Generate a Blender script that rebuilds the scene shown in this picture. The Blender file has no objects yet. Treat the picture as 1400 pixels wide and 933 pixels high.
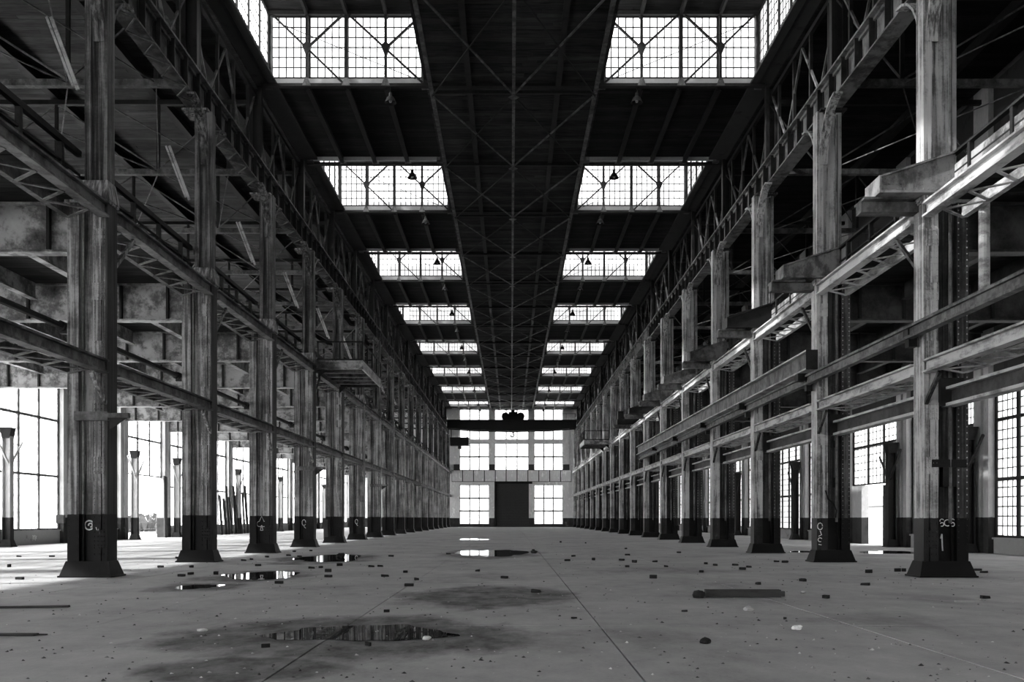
import bpy, bmesh, math, random
from mathutils import Vector, Matrix
random.seed(7)
SC = bpy.context.scene
COL = SC.collection

# ------------------------------------------------------------------ camera, sky, exposure
FPX = 1273.0            # focal length in pixels of the 1400 px wide frame
VPX, VPY = 698.5, 709.0 # vanishing point
EYE = 1.53
CX = -0.12
cam_d = bpy.data.cameras.new('camera'); cam = bpy.data.objects.new('camera', cam_d); COL.objects.link(cam)
cam.location = (CX, 0, EYE); cam.rotation_euler = (math.pi/2, 0, 0)
cam_d.sensor_width = 36; cam_d.lens = FPX/1400*36
cam_d.shift_x = -(VPX-700)/1400; cam_d.shift_y = (VPY-466.5)/1400
cam_d.clip_start = 0.1; cam_d.clip_end = 2000
SC.camera = cam

SKY = 7.5
w = bpy.data.worlds.new('sky'); SC.world = w; w.use_nodes = True
nt = w.node_tree; bg = nt.nodes['Background']
tc = nt.nodes.new('ShaderNodeTexCoord'); nz = nt.nodes.new('ShaderNodeTexNoise')
nz.inputs['Scale'].default_value = 3.0; nz.inputs['Detail'].default_value = 4
rp = nt.nodes.new('ShaderNodeValToRGB')
rp.color_ramp.elements[0].color = (.82, .82, .82, 1); rp.color_ramp.elements[1].color = (1, 1, 1, 1)
nt.links.new(tc.outputs['Generated'], nz.inputs['Vector']); nt.links.new(nz.outputs['Fac'], rp.inputs['Fac'])
nt.links.new(rp.outputs['Color'], bg.inputs['Color'])
bg.inputs['Strength'].default_value = SKY

sun_d = bpy.data.lights.new('sun', 'SUN'); sun = bpy.data.objects.new('sun', sun_d); COL.objects.link(sun)
sun_d.energy = 40.0; sun_d.angle = math.radians(1.2)
_el, _az = math.radians(28.7), math.radians(10)      # from the left, low
_d = Vector((math.cos(_el)*math.cos(_az), math.cos(_el)*math.sin(_az), -math.sin(_el)))
sun.rotation_euler = _d.to_track_quat('-Z', 'Y').to_euler(); sun.location = (-60, 40, 40)

SC.view_settings.view_transform = 'Standard'; SC.view_settings.look = 'None'
SC.view_settings.gamma = 1.0; SC.view_settings.use_curve_mapping = False
SC.view_settings.exposure = 0.0
SC.cycles.max_bounces = 8; SC.cycles.diffuse_bounces = 5; SC.cycles.transparent_max_bounces = 24
SC.cycles.use_denoising = True

# ------------------------------------------------------------------ main dimensions
B = 8.4; Y0 = 24.36; NB = 16
def Y(i): return Y0 + B*i
XC = 11.1               # column line
YF = 162.0              # far wall
YB = Y(-5) - .6         # wall behind the viewpoint
XL, XR = -28.0, 21.0    # outer walls
ZC = 20.5               # underside of the nave roof purlins
ORD = ['first', 'second', 'third', 'fourth', 'fifth', 'sixth', 'seventh', 'eighth', 'ninth', 'tenth', 'eleventh', 'twelfth',
       'thirteenth', 'fourteenth', 'fifteenth', 'sixteenth', 'seventeenth', 'eighteenth', 'nineteenth', 'twentieth',
       'twenty-first', 'twenty-second', 'twenty-third', 'twenty-fourth']

# ------------------------------------------------------------------ materials
def base_mat(name):
    m = bpy.data.materials.new(name); m.use_nodes = True
    n = m.node_tree; p = n.nodes['Principled BSDF']
    return m, n, p
def N(n, t, **kw):
    o = n.nodes.new(t)
    for k, v in kw.items():
        if k in o.inputs: o.inputs[k].default_value = v
        else: setattr(o, k, v)
    return o
def g(v): return (v, v, v, 1)
def ramp(n, fac, stops):
    r = n.nodes.new('ShaderNodeValToRGB'); cr = r.color_ramp
    while len(cr.elements) < len(stops): cr.elements.new(.5)
    for e, (p, v) in zip(cr.elements, stops): e.position = p; e.color = g(v)
    n.links.new(fac, r.inputs['Fac']); return r.outputs['Color']
def mixc(n, fac, a, b, mode='MIX'):
    m = n.nodes.new('ShaderNodeMix'); m.data_type = 'RGBA'; m.blend_type = mode
    for s, v in ((m.inputs[0], fac), (m.inputs[6], a), (m.inputs[7], b)):
        if isinstance(v, (int, float)): s.default_value = v if s.name == 'Factor' else g(v)
        else: n.links.new(v, s)
    return m.outputs[2]
def math_(n, op, a, b=None, c=None, clamp=False):
    m = n.nodes.new('ShaderNodeMath'); m.operation = op; m.use_clamp = clamp
    for s, v in zip(m.inputs, (a, b, c)):
        if v is None: continue
        if isinstance(v, (int, float)): s.default_value = v
        else: n.links.new(v, s)
    return m.outputs[0]
def pos(n, scale=(1, 1, 1), off=(0, 0, 0)):
    ge = n.nodes.new('ShaderNodeNewGeometry'); mp = n.nodes.new('ShaderNodeMapping')
    mp.inputs['Scale'].default_value = scale; mp.inputs['Location'].default_value = off
    n.links.new(ge.outputs['Position'], mp.inputs['Vector']); return mp.outputs['Vector']
def noise(n, vec, scale, detail=5, rough=.6):
    o = N(n, 'ShaderNodeTexNoise', Scale=scale, Detail=detail, Roughness=rough); n.links.new(vec, o.inputs['Vector'])
    return o.outputs['Fac']
def bump(n, p, fac, strength=.3, dist=.02):
    b = N(n, 'ShaderNodeBump', Strength=strength, Distance=dist); n.links.new(fac, b.inputs['Height'])
    n.links.new(b.outputs['Normal'], p.inputs['Normal'])

def paint(name, light, dark, cover=.5, streak=(3.5, 3.5, .35), band=None, bandc=.005, rough=.55, blotch=.9, fw=.45):
    """flaking paint over rusty steel: vertical streaks, blotches, optional dark painted dado up to a height"""
    m, n, p = base_mat(name)
    f1 = noise(n, pos(n, streak), 2.0, 6, .65)
    f2 = noise(n, pos(n, (1, 1, 1), (3, 8, 1)), blotch, 8, .68)
    f3 = noise(n, pos(n, (1, 1, 1)), 14, 4, .7)
    a = math_(n, 'ADD', math_(n, 'MULTIPLY', f1, fw), math_(n, 'MULTIPLY', f2, .9-fw))
    a = math_(n, 'ADD', a, math_(n, 'MULTIPLY', f3, .10))
    c = ramp(n, a, [(max(.02, cover-.13), dark), (cover-.02, dark*1.8 + light*.2), (cover+.05, light*.8), (min(.98, cover+.2), light)])
    if band is not None:
        ge = n.nodes.new('ShaderNodeNewGeometry'); sp = n.nodes.new('ShaderNodeSeparateXYZ')
        n.links.new(ge.outputs['Position'], sp.inputs[0])
        wob = math_(n, 'MULTIPLY', noise(n, pos(n), 9, 3), .05)
        t = math_(n, 'LESS_THAN', math_(n, 'ADD', sp.outputs['Z'], wob), band)
        bc = ramp(n, f2, [(.3, bandc*.6), (.62, bandc*1.5), (.72, bandc*5)])
        c = mixc(n, t, c, bc)
    n.links.new(c, p.inputs['Base Color'])
    p.inputs['Roughness'].default_value = rough; p.inputs['Specular IOR Level'].default_value = .12
    bump(n, p, a, .35, .02)
    return m

M = {}
ST = (5.5, 5.5, .14)
M['col_left'] = paint('column_paint_left', .40, .018, .51, ST, band=1.66, rough=.5, fw=.62)
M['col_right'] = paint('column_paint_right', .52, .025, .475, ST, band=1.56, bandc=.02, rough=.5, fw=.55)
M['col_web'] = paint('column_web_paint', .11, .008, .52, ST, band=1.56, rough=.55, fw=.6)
M['col_upper'] = paint('shaded_shaft_paint', .22, .012, .52, ST, rough=.5, fw=.6)  # darker column paint: weak light high on the left row put into colour
M['col_face'] = paint('shaded_column_face', .06, .010, .5, ST, band=1.66, fw=.6)  # shade on the nave side of the near left columns, painted in
M['girder_left'] = paint('shaded_girder_paint', .13, .012, .49, (1.5, 1.5, .8), blotch=.6)  # darker copy of the girder paint, with the left side's shade in its colour
M['wall_far'] = paint('pale_end_wall', .75, .45, .42, (2, 2, .5), band=1.6, bandc=.03, rough=.85)
M['sill_wall'] = paint('grey_sill_wall', .34, .12, .46, (1, 1, 1), rough=.9)
M['steel_light'] = paint('light_painted_steel', .50, .05, .46, (1.2, .5, 2.0))
M['steel_mid'] = paint('grey_painted_steel', .17, .02, .50, (1.5, 1.5, 1.0))
M['girder'] = paint('girder_paint', .24, .02, .48, (1.5, 1.5, .8), blotch=.6)
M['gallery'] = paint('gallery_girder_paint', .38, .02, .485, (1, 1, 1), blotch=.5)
M['gallery_dark'] = paint('shaded_gallery_steel', .07, .012, .5, (1, 1, 1), blotch=.5)  # darkened gallery paint: the gloom beneath the right gallery is in the colour
M['steel_dark'] = paint('dark_rusty_steel', .024, .007, .5, (2, 2, 2))
M['black'] = paint('black_painted_steel', .015, .005, .5, (2, 2, 2))
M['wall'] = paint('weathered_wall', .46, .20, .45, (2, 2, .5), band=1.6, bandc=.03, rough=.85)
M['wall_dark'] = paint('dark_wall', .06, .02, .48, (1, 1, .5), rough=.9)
M['sill'] = paint('sill_flashing', .45, .16, .45, (2, 2, 1), rough=.8)
M['brick'] = paint('shaded_brick', .03, .010, .5, (4, 4, 4), rough=.95)  # near-black base colour carries the shade of the backlit bricks
M['white'] = paint('white_scrap', .8, .45, .35, (4, 4, 4), rough=.8)
M['chalk'] = paint('chalk_line', .75, .4, .35, (4, 4, 4), rough=.9)
M['door'] = paint('door_steel', .045, .02, .5, (1, 1, 3), rough=.6)
M['timber'] = paint('weathered_timber', .07, .02, .5, (1, 6, 6), rough=.9)

def plank_mat(name, a, b):
    m, n, p = base_mat(name)
    ge = n.nodes.new('ShaderNodeNewGeometry')
    r = ge.outputs['Random Per Island']
    f = noise(n, pos(n, (.6, 8, 8)), 2.0, 5, .6); f2 = noise(n, pos(n), .35, 4, .6)
    c = ramp(n, r, [(0, a*.55), (.5, a), (.9, b), (1, b*1.35)])
    c = mixc(n, .65, c, ramp(n, f, [(.3, a*.4), (.7, b)]))
    c = mixc(n, .6, c, ramp(n, f2, [(.35, .3), (.7, 1.25)]), 'MULTIPLY')
    n.links.new(c, p.inputs['Base Color']); p.inputs['Roughness'].default_value = .9
    p.inputs['Specular IOR Level'].default_value = .1
    bump(n, p, f, .3, .01); return m
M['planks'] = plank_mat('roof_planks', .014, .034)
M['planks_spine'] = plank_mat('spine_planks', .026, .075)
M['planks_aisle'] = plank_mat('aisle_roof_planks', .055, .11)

def glass_mat():
    m, n, p = base_mat('dusty_glass'); n.nodes.remove(p)
    out = n.nodes['Material Output']
    tr = N(n, 'ShaderNodeBsdfTransparent'); tl = N(n, 'ShaderNodeBsdfTranslucent')
    gl = N(n, 'ShaderNodeBsdfGlossy', Roughness=.15)
    f = noise(n, pos(n), .9, 5, .6)
    oi = n.nodes.new('ShaderNodeNewGeometry')
    k = ramp(n, math_(n, 'ADD', math_(n, 'MULTIPLY', f, .7), math_(n, 'MULTIPLY', oi.outputs['Random Per Island'], .3)), [(.25, .30), (.75, .62)])
    tr.inputs['Color'].default_value = g(.93); tl.inputs['Color'].default_value = g(.75); gl.inputs['Color'].default_value = g(.5)
    m1 = n.nodes.new('ShaderNodeMixShader'); n.links.new(k, m1.inputs[0]); n.links.new(tr.outputs[0], m1.inputs[1]); n.links.new(tl.outputs[0], m1.inputs[2])
    m2 = N(n, 'ShaderNodeMixShader', Fac=.04); n.links.new(m1.outputs[0], m2.inputs[1]); n.links.new(gl.outputs[0], m2.inputs[2])
    n.links.new(m2.outputs[0], out.inputs['Surface']); return m
M['glass'] = glass_mat()

def water_mat():
    m, n, p = base_mat('puddle_water')
    p.inputs['Base Color'].default_value = g(.015); p.inputs['Roughness'].default_value = .015
    p.inputs['IOR'].default_value = 1.33; p.inputs['Specular IOR Level'].default_value = .6
    f = noise(n, pos(n), 1.3, 2, .5); bump(n, p, f, .008, .01)
    return m
M['water'] = water_mat()

# floor pixel -> ground point
def gp(px, py):
    yy = FPX*EYE/(py-VPY); return ((px-VPX)*yy/FPX + CX, yy)

WET = [((480, 868), (720, 868), (480, 897)), ((330, 915), (460, 915), (330, 932)), ((665, 815), (785, 815), (665, 829)),
       ((275, 803), (345, 803), (275, 810)), ((350, 788), (430, 788), (350, 797)), ((445, 764), (525, 764), (445, 772)),
       ((672, 757), (745, 757), (672, 764)), ((900, 780), (1010, 780), (900, 786)), ((880, 870), (990, 870), (880, 882)),
       ((1240, 850), (1340, 850), (1240, 866)), ((1260, 818), (1330, 818), (1260, 826)), ((760, 880), (830, 880), (760, 896))]
def concrete_mat():
    m, n, p = base_mat('stained_concrete')
    f1 = noise(n, pos(n), .35, 8, .62); f2 = noise(n, pos(n, (1, .6, 1)), 2.2, 7, .7); f3 = noise(n, pos(n), 22, 4, .7)
    a = math_(n, 'ADD', math_(n, 'MULTIPLY', f1, .5), math_(n, 'MULTIPLY', f2, .35)); a = math_(n, 'ADD', a, math_(n, 'MULTIPLY', f3, .15))
    c = ramp(n, a, [(.33, .20), (.45, .33), (.55, .40), (.68, .50)])
    # grit
    vo = N(n, 'ShaderNodeTexVoronoi', Scale=7.0); n.links.new(pos(n), vo.inputs['Vector'])
    spk = ramp(n, vo.outputs['Distance'], [(.04, 1), (.075, 0)])
    vo2 = N(n, 'ShaderNodeTexVoronoi', Scale=3.1); n.links.new(pos(n, off=(5, 2, 0)), vo2.inputs['Vector'])
    spk2 = ramp(n, vo2.outputs['Distance'], [(.025, 1), (.05, 0)])
    c = mixc(n, math_(n, 'MULTIPLY', spk, .55), c, .06); c = mixc(n, math_(n, 'MULTIPLY', spk2, .6), c, .75)
    # wet patches with their own outline
    ge = n.nodes.new('ShaderNodeNewGeometry'); sp = n.nodes.new('ShaderNodeSeparateXYZ'); n.links.new(ge.outputs['Position'], sp.inputs[0])
    wob = noise(n, pos(n, (1, .55, 1)), .9, 6, .65)
    wet = None
    for k, (c0, ex, ey) in enumerate(WET):
        x0, y0 = gp(*c0); rx = abs(gp(*ex)[0]-x0); ry = abs(gp(*ey)[1]-y0)*1.15
        dx = math_(n, 'DIVIDE', math_(n, 'SUBTRACT', sp.outputs['X'], x0), rx); dy = math_(n, 'DIVIDE', math_(n, 'SUBTRACT', sp.outputs['Y'], y0), ry)
        d = math_(n, 'ADD', math_(n, 'MULTIPLY', dx, dx), math_(n, 'MULTIPLY', dy, dy))
        d = math_(n, 'ADD', d, math_(n, 'MULTIPLY', math_(n, 'SUBTRACT', wob, .5), 2.6))
        v = math_(n, 'MULTIPLY', math_(n, 'SUBTRACT', 1.35 if k < 3 else 1.05, d), 1.5 if k < 7 else .7, clamp=True)
        if k >= 7: v = math_(n, 'MULTIPLY', v, .55)
        wet = v if wet is None else math_(n, 'MAXIMUM', wet, v)
    wet = math_(n, 'MULTIPLY', wet, ramp(n, f2, [(.28, 1), (.62, .55)]))
    c = mixc(n, math_(n, 'MULTIPLY', wet, .93), c, .022)
    n.links.new(c, p.inputs['Base Color'])
    p.inputs['Roughness'].default_value = .8; p.inputs['Specular IOR Level'].default_value = .1
    bump(n, p, a, .25, .015); return m
M['concrete'] = concrete_mat()
def plain(name, a, b, scale=.2, rough=.9):
    m, n, p = base_mat(name); f = noise(n, pos(n), scale, 6, .65)
    n.links.new(ramp(n, f, [(.3, a), (.7, b)]), p.inputs['Base Color']); p.inputs['Roughness'].default_value = rough; return m
M['yard'] = plain('pale_gravel_yard', .20, .34)
M['joint'] = plain('slab_joint_dirt', .03, .06, 4)
M['scrub'] = plain('pale_scrub', .05, .12, 1.0)
M['warehouse'] = plain('pale_metal_siding', .12, .16, .5)

# ------------------------------------------------------------------ mesh helpers
class MB:
    def __init__(s): s.v = []; s.f = []
    def box(s, x0, x1, y0, y1, z0, z1):
        if x0 > x1: x0, x1 = x1, x0
        if y0 > y1: y0, y1 = y1, y0
        if z0 > z1: z0, z1 = z1, z0
        b = len(s.v)
        s.v += [(x0,y0,z0),(x1,y0,z0),(x1,y1,z0),(x0,y1,z0),(x0,y0,z1),(x1,y0,z1),(x1,y1,z1),(x0,y1,z1)]
        s.f += [tuple(b+k for k in q) for q in ((0,3,2,1),(4,5,6,7),(0,1,5,4),(1,2,6,5),(2,3,7,6),(3,0,4,7))]
        return s
    def bar(s, p, q, a, b, up=(0, 0, 1)):
        """box along p->q, a wide, b high"""
        p = Vector(p); q = Vector(q); d = (q-p).normalized(); up = Vector(up)
        if abs(d.dot(up)) > .98: up = Vector((0, 1, 0)) if abs(d.y) < .9 else Vector((1, 0, 0))
        r = d.cross(up).normalized()*a/2; u = r.cross(d).normalized()*b/2
        k = len(s.v)
        for c in (p, q):
            for m in (-r-u, r-u, r+u, -r+u): s.v.append(tuple(c+m))
        s.f += [tuple(k+j for j in f) for f in ((0,1,2,3),(7,6,5,4),(0,4,5,1),(1,5,6,2),(2,6,7,3),(3,7,4,0))]
        return s
    def tube(s, pts, r, n=8, r2=None):
        pts = [Vector(p) for p in pts]; k0 = len(s.v)
        for i, p in enumerate(pts):
            d = (pts[min(i+1, len(pts)-1)]-pts[max(i-1, 0)]).normalized()
            up = Vector((0, 0, 1)) if abs(d.z) < .9 else Vector((0, 1, 0))
            a = d.cross(up).normalized(); b = a.cross(d)
            rr = r if r2 is None else r + (r2-r)*i/(len(pts)-1)
            for j in range(n):
                t = 2*math.pi*j/n; s.v.append(tuple(p+a*math.cos(t)*rr+b*math.sin(t)*rr))
        for i in range(len(pts)-1):
            for j in range(n):
                a = k0+i*n+j; b = k0+i*n+(j+1) % n; s.f.append((a, b, b+n, a+n))
        s.f.append(tuple(k0+j for j in reversed(range(n)))); s.f.append(tuple(k0+(len(pts)-1)*n+j for j in range(n)))
        return s
    def lathe(s, prof, c=(0, 0, 0), n=16):
        k0 = len(s.v)
        for (r, z) in prof:
            for j in range(n):
                t = 2*math.pi*j/n; s.v.append((c[0]+r*math.cos(t), c[1]+r*math.sin(t), c[2]+z))
        for i in range(len(prof)-1):
            for j in range(n):
                a = k0+i*n+j; b = k0+i*n+(j+1) % n; s.f.append((a, b, b+n, a+n))
        return s
    def prism(s, poly, axis, t0, t1):
        """poly: 2-D points; axis 'y' -> (x,z) extruded along y, 'x' -> (y,z) along x, 'z' -> (x,y) along z"""
        k = len(s.v); m = len(poly)
        for t in (t0, t1):
            for (a, b) in poly:
                s.v.append({'y': (a, t, b), 'x': (t, a, b), 'z': (a, b, t)}[axis])
        s.f.append(tuple(k+j for j in range(m))); s.f.append(tuple(k+m+j for j in reversed(range(m))))
        for j in range(m):
            a = k+j; b = k+(j+1) % m; s.f.append((a, a+m, b+m, b))
        return s
    def frustum(s, r0, r1, z0, z1):
        (ax0, ax1, ay0, ay1), (bx0, bx1, by0, by1) = r0, r1; k = len(s.v)
        s.v += [(ax0,ay0,z0),(ax1,ay0,z0),(ax1,ay1,z0),(ax0,ay1,z0),(bx0,by0,z1),(bx1,by0,z1),(bx1,by1,z1),(bx0,by1,z1)]
        s.f += [tuple(k+q for q in f) for f in ((0,3,2,1),(4,5,6,7),(0,1,5,4),(1,2,6,5),(2,3,7,6),(3,0,4,7))]
        return s
    def rivet(s, c, nrm, r=.022):
        c = Vector(c); d = Vector(nrm); up = Vector((0, 0, 1)) if abs(d.z) < .9 else Vector((1, 0, 0))
        a = d.cross(up).normalized(); b = a.cross(d); k = len(s.v)
        for j in range(6):
            t = math.pi/3*j; s.v.append(tuple(c+(a*math.cos(t)+b*math.sin(t))*r))
        s.v.append(tuple(c+d*r*.7))
        for j in range(6): s.f.append((k+j, k+(j+1) % 6, k+6))
        return s
    def mesh(s, name, mat, fix=True):
        me = bpy.data.meshes.new(name); me.from_pydata(s.v, [], s.f); me.update()
        if fix:
            bm = bmesh.new(); bm.from_mesh(me); bmesh.ops.recalc_face_normals(bm, faces=bm.faces); bm.to_mesh(me); bm.free()
        me.materials.append(M[mat] if isinstance(mat, str) else mat); return me

def put(name, me, parent=None, loc=(0, 0, 0), kind=None, label=None, rz=0):
    o = bpy.data.objects.new(name, me); COL.objects.link(o); o.parent = parent; o.location = loc
    if rz: o.rotation_euler.z = rz
    if kind: o['kind'] = kind
    if label: o['label'] = label
    return o
def build(mb, name, mat, parent=None, loc=(0, 0, 0), **kw): return put(name, mb.mesh(name, mat), parent, loc, **kw)
def tag(o, label, cat, group=None, kind=None):
    o['label'] = label; o['category'] = cat
    if group: o['group'] = group
    if kind: o['kind'] = kind
    return o
def thing(name, label, cat, loc=(0, 0, 0), group=None, kind=None):
    o = bpy.data.objects.new(name, None); COL.objects.link(o); o.location = loc; o.empty_display_size = .2
    return tag(o, label, cat, group, kind)
CACHE = {}
def cached(key, fn):
    if key not in CACHE: CACHE[key] = fn()
    return CACHE[key]

# ------------------------------------------------------------------ floor
fl = thing('floor', 'bare stained concrete floor of the long hall', 'floor', kind='structure')
build(MB().box(XL, XR, YB, YF, -.30, -.04), 'floor_base', 'joint', fl)
xs = [XL] + [-24.05, -20.45, -16.85, -13.25, -9.65, -6.05, -2.45, 1.14, 4.75, 8.35, 11.95, 15.55] + [XR]
k = 0
for a, b in zip(xs[:-1], xs[1:]):
    for j in range(-5, 17):
        y0 = Y(j) - 2.66; y1 = y0 + B
        if j == -5: y0 = YB
        if j == 16: y1 = YF
        gap = .012 if abs(a-1.14) < .1 or abs(b-1.14) < .1 else .006
        vis = j >= -3
        dz = random.uniform(-.003, .003)
        me = MB().box(a+gap, b-gap, y0+.004, y1-.004, -.05, dz).mesh('slab', 'concrete', fix=False)
        put('slab', me, fl)

# ------------------------------------------------------------------ windows (structure): frame, bars, panes
NW = [0]
def window(label, axis, ox, oy, width, z0, z1, panels, pc, rows, single=False, mull=.16, muntin=.03, frame=.14, hbars=(), mat='steel_dark', depth=.05, parent=None):
    """glazed window in the plane through (ox,oy) running along axis; panels separated by mullions; pc pane columns per panel"""
    NW[0] += 1
    wd = thing('window_%d' % NW[0], label, 'window', (ox, oy, 0), kind='structure')
    def bx(mb, a0, a1, t, c0, c1):
        return mb.box(a0, a1, -t, t, c0, c1) if axis == 'x' else mb.box(-t, t, a0, a1, c0, c1)
    key = (axis, round(width, 3), z0, z1, panels, pc, rows, mull, muntin, frame, tuple(hbars), mat, depth)
    def frm():
        mb = MB()
        bx(mb, 0, frame, depth*1.3, z0, z1); bx(mb, width-frame, width, depth*1.3, z0, z1)
        bx(mb, frame, width-frame, depth*1.3, z0, z0+frame*.7); bx(mb, frame, width-frame, depth*1.3, z1-frame*.7, z1)
        return mb.mesh('frame', mat)
    put('frame', cached(key+('f',), frm), wd)
    iw = width-2*frame; pw = iw/panels; zz0, zz1 = z0+frame*.7, z1-frame*.7
    def mul(): return bx(MB(), -mull/2, mull/2, depth*1.6, zz0, zz1).mesh('mullion', mat)
    mm = cached(key+('m',), mul)
    for p in range(1, panels):
        a = frame+pw*p; put('mullion', mm, wd, (a, 0, 0) if axis == 'x' else (0, a, 0))
    def hb(): return bx(MB(), frame, width-frame, depth*1.5, -.06, .06).mesh('crossbar', mat)
    for h in hbars: put('crossbar', cached(key+('h',), hb), wd, (0, 0, h))
    ch = (zz1-zz0)/rows
    def munt():
        mb = MB()
        for p in range(panels):
            a0 = frame+pw*p+(mull/2 if p else 0); a1 = frame+pw*(p+1)-(mull/2 if p < panels-1 else 0)
            for c in range(1, pc):
                a = a0+(a1-a0)*c/pc; bx(mb, a-muntin/2, a+muntin/2, .018, zz0, zz1)
            for r in range(1, rows): bx(mb, a0, a1, .016, zz0+ch*r-muntin/2, zz0+ch*r+muntin/2)
        return mb.mesh('glazing_bars', mat)
    put('glazing_bars', cached(key+('b',), munt), wd)
    cells = []
    for p in range(panels):
        a0 = frame+pw*p+(mull/2 if p else 0); a1 = frame+pw*(p+1)-(mull/2 if p < panels-1 else 0)
        for c in range(pc):
            for r in range(rows): cells.append((a0+(a1-a0)*c/pc, (a1-a0)/pc, zz0+ch*r))
    if single:
        for (a, cw, z) in cells:
            def one(): return bx(MB(), .012, cw-.012, .004, .012, ch-.012).mesh('pane', 'glass', fix=False)
            put('pane', cached(key+('p', round(cw, 3)), one), wd, (a, 0, z) if axis == 'x' else (0, a, z))
    else:
        def allp():
            mb = MB()
            for (a, cw, z) in cells: bx(mb, a+.005, a+cw-.005, .004, z+.005, z+ch-.005)
            return mb.mesh('pane', 'glass', fix=False)
        put('pane', cached(key+('ps',), allp), wd, kind='stuff')
    return wd

# ------------------------------------------------------------------ outer walls
def outer_wall(side):
    left = side == 'left'
    X = XL if left else XR; sg = -1 if left else 1
    wl = thing('wall_'+side, 'tall outer wall of the %s aisle with windows between pilasters' % side, 'wall', kind='structure')
    z0, z1 = (.83, 9.6) if left else (.7, 7.9)
    door = {5: 4.75} if left else {3: 3.5}
    pw = 1.3
    def xb(a, b, *r): return MB().box(X+sg*a, X+sg*b, *r)
    pil = cached(('pil', side), lambda: MB().box(-sg*.35, sg*.3, -pw/2, pw/2, 0, 20.5).mesh('pilaster', 'wall'))
    rib = cached(('rib', side), lambda: MB().box(-sg*.47, -sg*.35, -.22, .22, 0, z1+.6).mesh('pilaster_rib', 'wall'))
    for i in range(-5, 18):
        p = put('pilaster', pil, wl, (X, Y(i), 0)); put('pilaster_rib', rib, p)
    sill = cached(('sillw', side), lambda: MB().box(-sg*.12, sg*.3, pw/2, B-pw/2, 0, z0-.08).box(-sg*.2, sg*.32, pw/2, B-pw/2, z0-.08, z0).mesh('sill_wall', 'sill_wall'))
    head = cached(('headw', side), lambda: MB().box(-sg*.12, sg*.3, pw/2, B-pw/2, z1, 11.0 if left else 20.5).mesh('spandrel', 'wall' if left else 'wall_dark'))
    par = cached(('parw', side), lambda: MB().box(-sg*.12, sg*.3, pw/2, B-pw/2, 15.5, 20.5).mesh('parapet_wall', 'wall'))
    for i in range(-5, 17):
        nm = 'bay %d' % i
        if i in door:
            d = door[i]
            if left:
                window('three-light window above the wide open doorway of the left outer wall', 'y', X, Y(i)+pw/2, B-pw, d, z1, 3, 3, 6, mull=.16, muntin=.022, frame=.12, hbars=(7.5,), mat='steel_mid')
            else:
                window('barred window above the open doorway of the right outer wall', 'y', X, Y(i)+pw/2, B-pw, d, z1, 3, 4, 10, mull=.14, muntin=.04, frame=.12, hbars=(5.8,))
                # door jambs: opening only 4.6 m wide, the rest sill wall
                build(xb(-.12, .3, Y(i)+pw/2, Y(i)+1.0, 0, d), 'door_jamb', 'wall', wl)
                build(xb(-.12, .3, Y(i)+6.2, Y(i)+B-pw/2, 0, d), 'door_jamb', 'wall', wl)
        else:
            put('sill_wall', sill, wl, (X, Y(i), 0))
            o = ORD[max(0, i-2 if left else i-1)]
            out = i < (2 if left else 0)
            if left:
                lab = ('tall outer window of the left aisle behind the viewpoint, number %d' % (i+6)) if out else 'tall bright window in the left outer wall, %s visible from the camera' % o
                window(lab, 'y', X, Y(i)+pw/2, B-pw, z0, z1, 3, 3, 9, mull=.18, muntin=.022, frame=.14, hbars=(4.1, 7.5), mat='steel_mid')
            else:
                lab = ('barred outer window of the right aisle behind the viewpoint, number %d' % (i+6)) if out else 'tall barred window in the right outer wall, %s visible from the camera' % o
                window(lab, 'y', X, Y(i)+pw/2, B-pw, z0, z1, 4, 4, 17, single=(i == 1), mull=.2, muntin=.045, frame=.14, hbars=(3.2, 5.8))
        put('spandrel', head, wl, (X, Y(i), 0))
        if left:
            put('parapet_wall', par, wl, (X, Y(i), 0))
            window('upper gallery window of the left outer wall, bay %s from the back' % ORD[i+5], 'y', X, Y(i)+pw/2, B-pw, 11.0, 15.5, 3, 1, 3, mull=.18, muntin=.03, frame=.14)
    return wl
wl_ = outer_wall('left'); outer_wall('right')
for yc, zc in ((51.0, .38), (51.6, .36), (54.2, .40)):
    mb = MB()
    for z0, z1 in (((-.16, .14)), ((.14, -.12)), ((-.05, .16))):
        mb.tube([(XL+.14, yc-.2, zc+z0), (XL+.14, yc-.02, zc+z1), (XL+.14, yc+.12, zc+z0), (XL+.14, yc+.24, zc+z1*.6)], .018, 5)
    build(mb, 'graffiti', 'chalk', wl_)

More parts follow.
